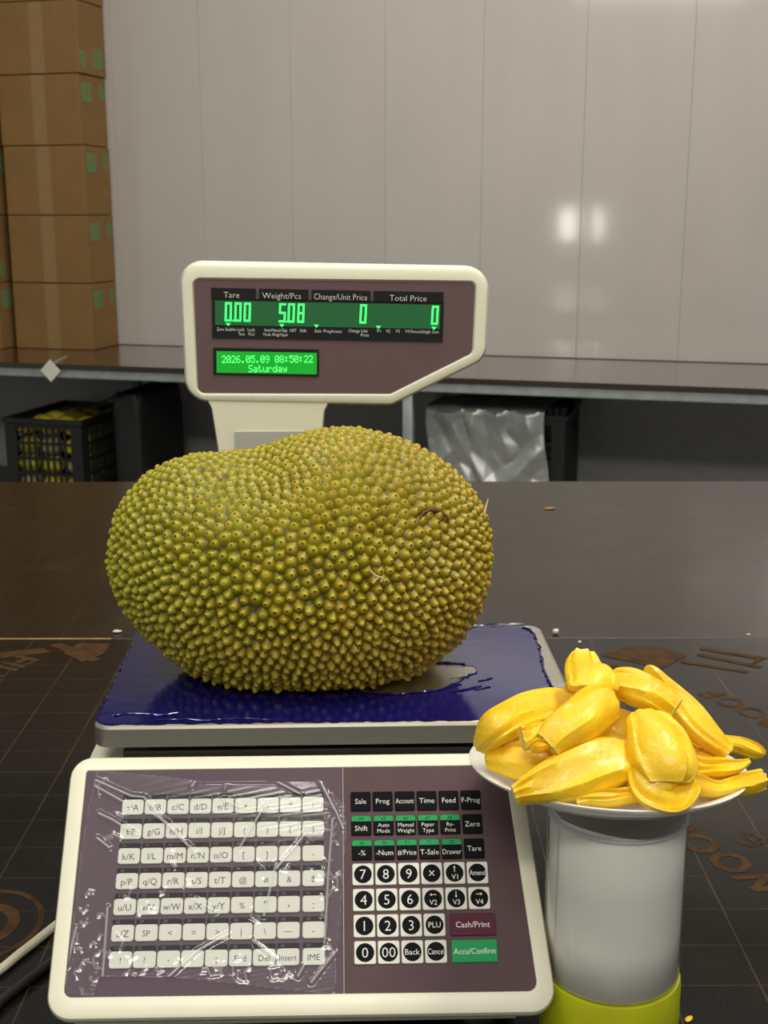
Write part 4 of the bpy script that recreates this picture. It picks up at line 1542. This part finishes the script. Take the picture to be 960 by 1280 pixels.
def aril(pts, widths, thick, nrm, label, seed, ends=(0, 1), curl=0.25, hollow=None):
    """one bulb of flesh: a ribbed, slightly cupped pod swept along its own bent spine. ends: 0 cut square, 1 rounded"""
    rnd = random.Random(seed)
    P_ = [Vector(p) for p in pts]
    W = [float(x) for x in widths]
    N = Vector(nrm).normalized()
    nst, m = 34, 34
    ph = [rnd.uniform(0, 6.28) for _ in range(8)]
    L, cut = [], []
    cen = sum(P_, Vector()) / len(P_)
    for i in range(nst):
        t = i / (nst - 1)
        p = catmull(P_, t)
        T = (catmull(P_, min(1, t + .02)) - catmull(P_, max(0, t - .02))).normalized()
        n_ = (N - T * N.dot(T)).normalized()
        B = T.cross(n_)
        wv = catmull([Vector((x, 0, 0)) for x in W], t).x / 2
        th = thick / 2 * (0.82 + 0.25 * math.sin(math.pi * t))
        s0 = s1 = 1.0
        if t < 0.16:
            q = t / 0.16
            s0 = (0.90 + 0.10 * q) if ends[0] == 0 else math.sqrt(max(0.015, 1 - (1 - q) ** 2))
        if t > 0.84:
            q = (1 - t) / 0.16
            s1 = (0.90 + 0.10 * q) if ends[1] == 0 else math.sqrt(max(0.015, 1 - (1 - q) ** 2))
        s = s0 * s1
        wv *= s * (1 + 0.05 * math.sin(7 * t + ph[0]))
        th *= max(0.3, s) if s < 1 else 1
        ring_ = []
        for k in range(m):
            a = 2 * math.pi * k / m
            ca_, sa_ = math.cos(a), math.sin(a)
            x = 1.12 * wv * math.copysign(abs(ca_) ** 0.62, ca_)
            y = th * math.copysign(abs(sa_) ** 0.6, sa_)
            rel = x / max(1.12 * wv, 1e-5)
            y += -curl * wv * rel * rel
            y += 0.0010 * math.sin(rel * 10 + ph[1] + 2.2 * t) * (1 if sa_ > 0 else .4) * s
            y += 0.0006 * math.sin(rel * 23 + ph[5] + 1.5 * math.sin(4 * t + ph[6])) * s
            y += 0.0014 * math.sin(5.0 * t + rel * 2.2 + ph[2]) * s
            x += 0.0007 * math.sin(11 * t + ph[3] + (1.7 if ca_ > 0 else 0)) * s
            ring_.append(p + B * x + n_ * y)
        L.append(ring_)
        e = 0.0
        if ends[0] == 0 and t < 0.05:
            e = 1.0
        if ends[1] == 0 and t > 0.95:
            e = 1.0
        cut += [e * .8 + max(0, 0.12 * math.sin(9 * t + ph[4]))] * m
    mb = MB()
    # ends closed by shrinking rings so that cut faces are crisp but not flat
    for which in (0, 1):
        base = L[0] if which == 0 else L[-1]
        c = sum(base, Vector()) / len(base)
        d = (L[1][0] - L[0][0]) if which == 0 else (L[-2][0] - L[-1][0])
        d = d.normalized() * (0.0012 if ends[which] == 0 else -0.0003)
        r1 = [c + (q - c) * 0.72 + d * .2 for q in base]
        r2 = [c + (q - c) * 0.3 + d for q in base]
        if which == 0:
            L = [r2, r1] + L
            cut = [1.0 if ends[0] == 0 else 0.1] * (2 * m) + cut
        else:
            L = L + [r1, r2]
            cut = cut + [1.0 if ends[1] == 0 else 0.1] * (2 * m)
    mb.loops([[tuple(q - cen) for q in r] for r in L])
    o = mb.build('jackfruit_piece', 'flesh', angle=48)
    o.location = cen
    at = o.data.attributes.new('cut', 'FLOAT', 'POINT')
    at.data.foreach_set('value', cut)
    return tag(o, label, 'fruit piece', 'jackfruit pieces heaped on the plate')


ARILS = [
    ('narrow yellow fruit strip lying along the front rim of the plate', [(0.1088, 0.648, 0.9493), (0.1313, 0.648, 0.9528), (0.1553, 0.65, 0.9533)], [0.0063, 0.0077, 0.0073], 0.009, (0, -0.6, 0.8), (0, 0), .1),
    ('flat wide yellow fruit piece at the left rim of the plate', [(0.0635, 0.706, 0.9530), (0.0805, 0.694, 0.9545), (0.1040, 0.688, 0.9530)], [0.0146, 0.0221, 0.0171], 0.010, (-0.2, -0.55, 0.8), (1, 1), .2),
    ('large glossy yellow fruit piece across the front of the heap', [(0.0738, 0.652, 0.9523), (0.0958, 0.655, 0.9592), (0.1214, 0.66, 0.9673), (0.1454, 0.668, 0.9685)], [0.0115, 0.021, 0.0293, 0.0231], 0.014, (-0.15, -0.7, 0.7), (0, 1), .3),
    ('cupped lower flap of fruit under the big hanging piece', [(0.1430, 0.660, 0.9658), (0.1501, 0.648, 0.9582), (0.1623, 0.645, 0.9543), (0.1737, 0.655, 0.9612)], [0.0100, 0.0180, 0.0190, 0.013], 0.009, (0.1, -0.8, 0.6), (1, 1), -.25),
    ('broad oval fruit piece hanging down the right front of the heap', [(0.1545, 0.69, 0.9866), (0.1576, 0.668, 0.982), (0.1601, 0.652, 0.9734), (0.16, 0.645, 0.9631)], [0.0235, 0.0335, 0.0325, 0.022], 0.013, (0.1, -0.85, 0.5), (1, 0), .3),
    ('long arched fruit piece curving over the left of the heap', [(0.059, 0.705, 0.9579), (0.0684, 0.7, 0.9747), (0.0884, 0.715, 0.9772), (0.1227, 0.74, 0.9749)], [0.0127, 0.0193, 0.0216, 0.0182], 0.012, (-0.3, -0.6, 0.7), (0, 1), .3),
    ('small square cut fruit slab left of the centre piece', [(0.0808, 0.68, 0.9747), (0.1001, 0.685, 0.9765)], [0.0127, 0.0118], 0.012, (0, -0.7, 0.7), (0, 0), .1),
    ('thin pale fruit sliver below the small square slab', [(0.085, 0.668, 0.974), (0.1022, 0.672, 0.9747)], [0.0051, 0.0056], 0.008, (0, -0.7, 0.7), (0, 0), .1),
    ('plump ribbed fruit piece in the centre with its cut end facing left', [(0.0942, 0.668, 0.976), (0.1078, 0.675, 0.9854), (0.1241, 0.69, 0.9896), (0.1381, 0.7, 0.9906)], [0.0194, 0.0232, 0.0252, 0.0200], 0.015, (-0.2, -0.7, 0.7), (0, 1), .28),
    ('folded fruit piece standing at the very top of the heap', [(0.1242, 0.735, 1.0068), (0.1239, 0.722, 1.0006), (0.1257, 0.708, 0.9982), (0.1256, 0.704, 0.9957)], [0.015, 0.0226, 0.03, 0.0289], 0.010, (0, -0.75, 0.65), (0, 0), .2),
    ('fruit piece sloping right from the top with a torn end', [(0.1386, 0.72, 0.994), (0.1557, 0.712, 0.9941), (0.1759, 0.7, 0.9845)], [0.0167, 0.0205, 0.0126], 0.013, (0.2, -0.7, 0.7), (1, 0), .3),
    ('long curved fruit strip running down the right side of the heap', [(0.1658, 0.745, 0.9945), (0.1801, 0.735, 0.9796), (0.1943, 0.72, 0.9661), (0.2115, 0.71, 0.9509)], [0.0056, 0.0141, 0.0169, 0.0108], 0.012, (0.35, -0.6, 0.7), (1, 0), .25),
    ('thin pointed fruit strip sticking out farthest right', [(0.1830, 0.736, 0.9580), (0.2085, 0.748, 0.9440), (0.2307, 0.752, 0.9372), (0.2479, 0.75, 0.9318)], [0.0125, 0.0125, 0.0104, 0.0047], 0.008, (0.2, -0.6, 0.75), (1, 1), .2),
    ('upper of two finger like fruit strips at the right rim', [(0.1797, 0.685, 0.9561), (0.1989, 0.69, 0.9507), (0.2201, 0.7, 0.9491)], [0.0105, 0.011, 0.0060], 0.010, (0.1, -0.7, 0.7), (1, 0), .2),
    ('lower fruit strip at the right rim with a flared square end', [(0.1778, 0.672, 0.9521), (0.1987, 0.678, 0.943), (0.23, 0.7, 0.9391)], [0.0075, 0.0104, 0.0132], 0.010, (0.1, -0.7, 0.7), (1, 0), .2),
    ('fruit piece in the hollow between the centre and hanging pieces', [(0.124, 0.72, 0.9645), (0.1429, 0.715, 0.9645), (0.1608, 0.715, 0.9629)], [0.0218, 0.0256, 0.0217], 0.014, (0, -0.7, 0.7), (1, 1), .3),
    ('fruit piece at the back left, mostly covered by the arched piece', [(0.0821, 0.745, 0.9526), (0.1151, 0.76, 0.9506), (0.1471, 0.765, 0.9552)], [0.0185, 0.0241, 0.021], 0.014, (0, -0.6, 0.8), (1, 1), .3),
    ('fruit piece at the back right under the long strip', [(0.1601, 0.75, 0.9532), (0.1866, 0.74, 0.9465), (0.2074, 0.73, 0.9401)], [0.0186, 0.0245, 0.0182], 0.014, (0.2, -0.6, 0.8), (1, 1), .3),
    ('fruit piece at the bottom of the heap in shade behind the front pieces', [(0.1022, 0.7, 0.9433), (0.1343, 0.69, 0.9481), (0.1801, 0.7, 0.9433)], [0.0195, 0.0259, 0.0195], 0.014, (0, -0.5, 0.85), (1, 1), .25),
    ('small pale fruit chip on top of the left arched piece', [(0.0899, 0.75, 0.9703), (0.1106, 0.755, 0.9716)], [0.0046, 0.0062], 0.006, (-0.1, -0.6, 0.8), (0, 0), .1),
    ('fruit piece on the plate under the left arched piece', [(0.0750, 0.722, 0.9450), (0.0950, 0.712, 0.9540), (0.118, 0.705, 0.9560)], [0.020, 0.026, 0.022], 0.013, (-0.1, -0.6, 0.8), (1, 1), .25),
    ('fruit piece low on the right side of the plate behind the finger strips', [(0.165, 0.715, 0.945), (0.190, 0.712, 0.942), (0.212, 0.716, 0.940)], [0.018, 0.022, 0.014], 0.012, (0.1, -0.6, 0.8), (1, 1), .25),
]
for i, (lab, p, wd, tk, nr, en, cu) in enumerate(ARILS):
    aril(p, wd, tk, nr, lab, 40 + i, en, cu)
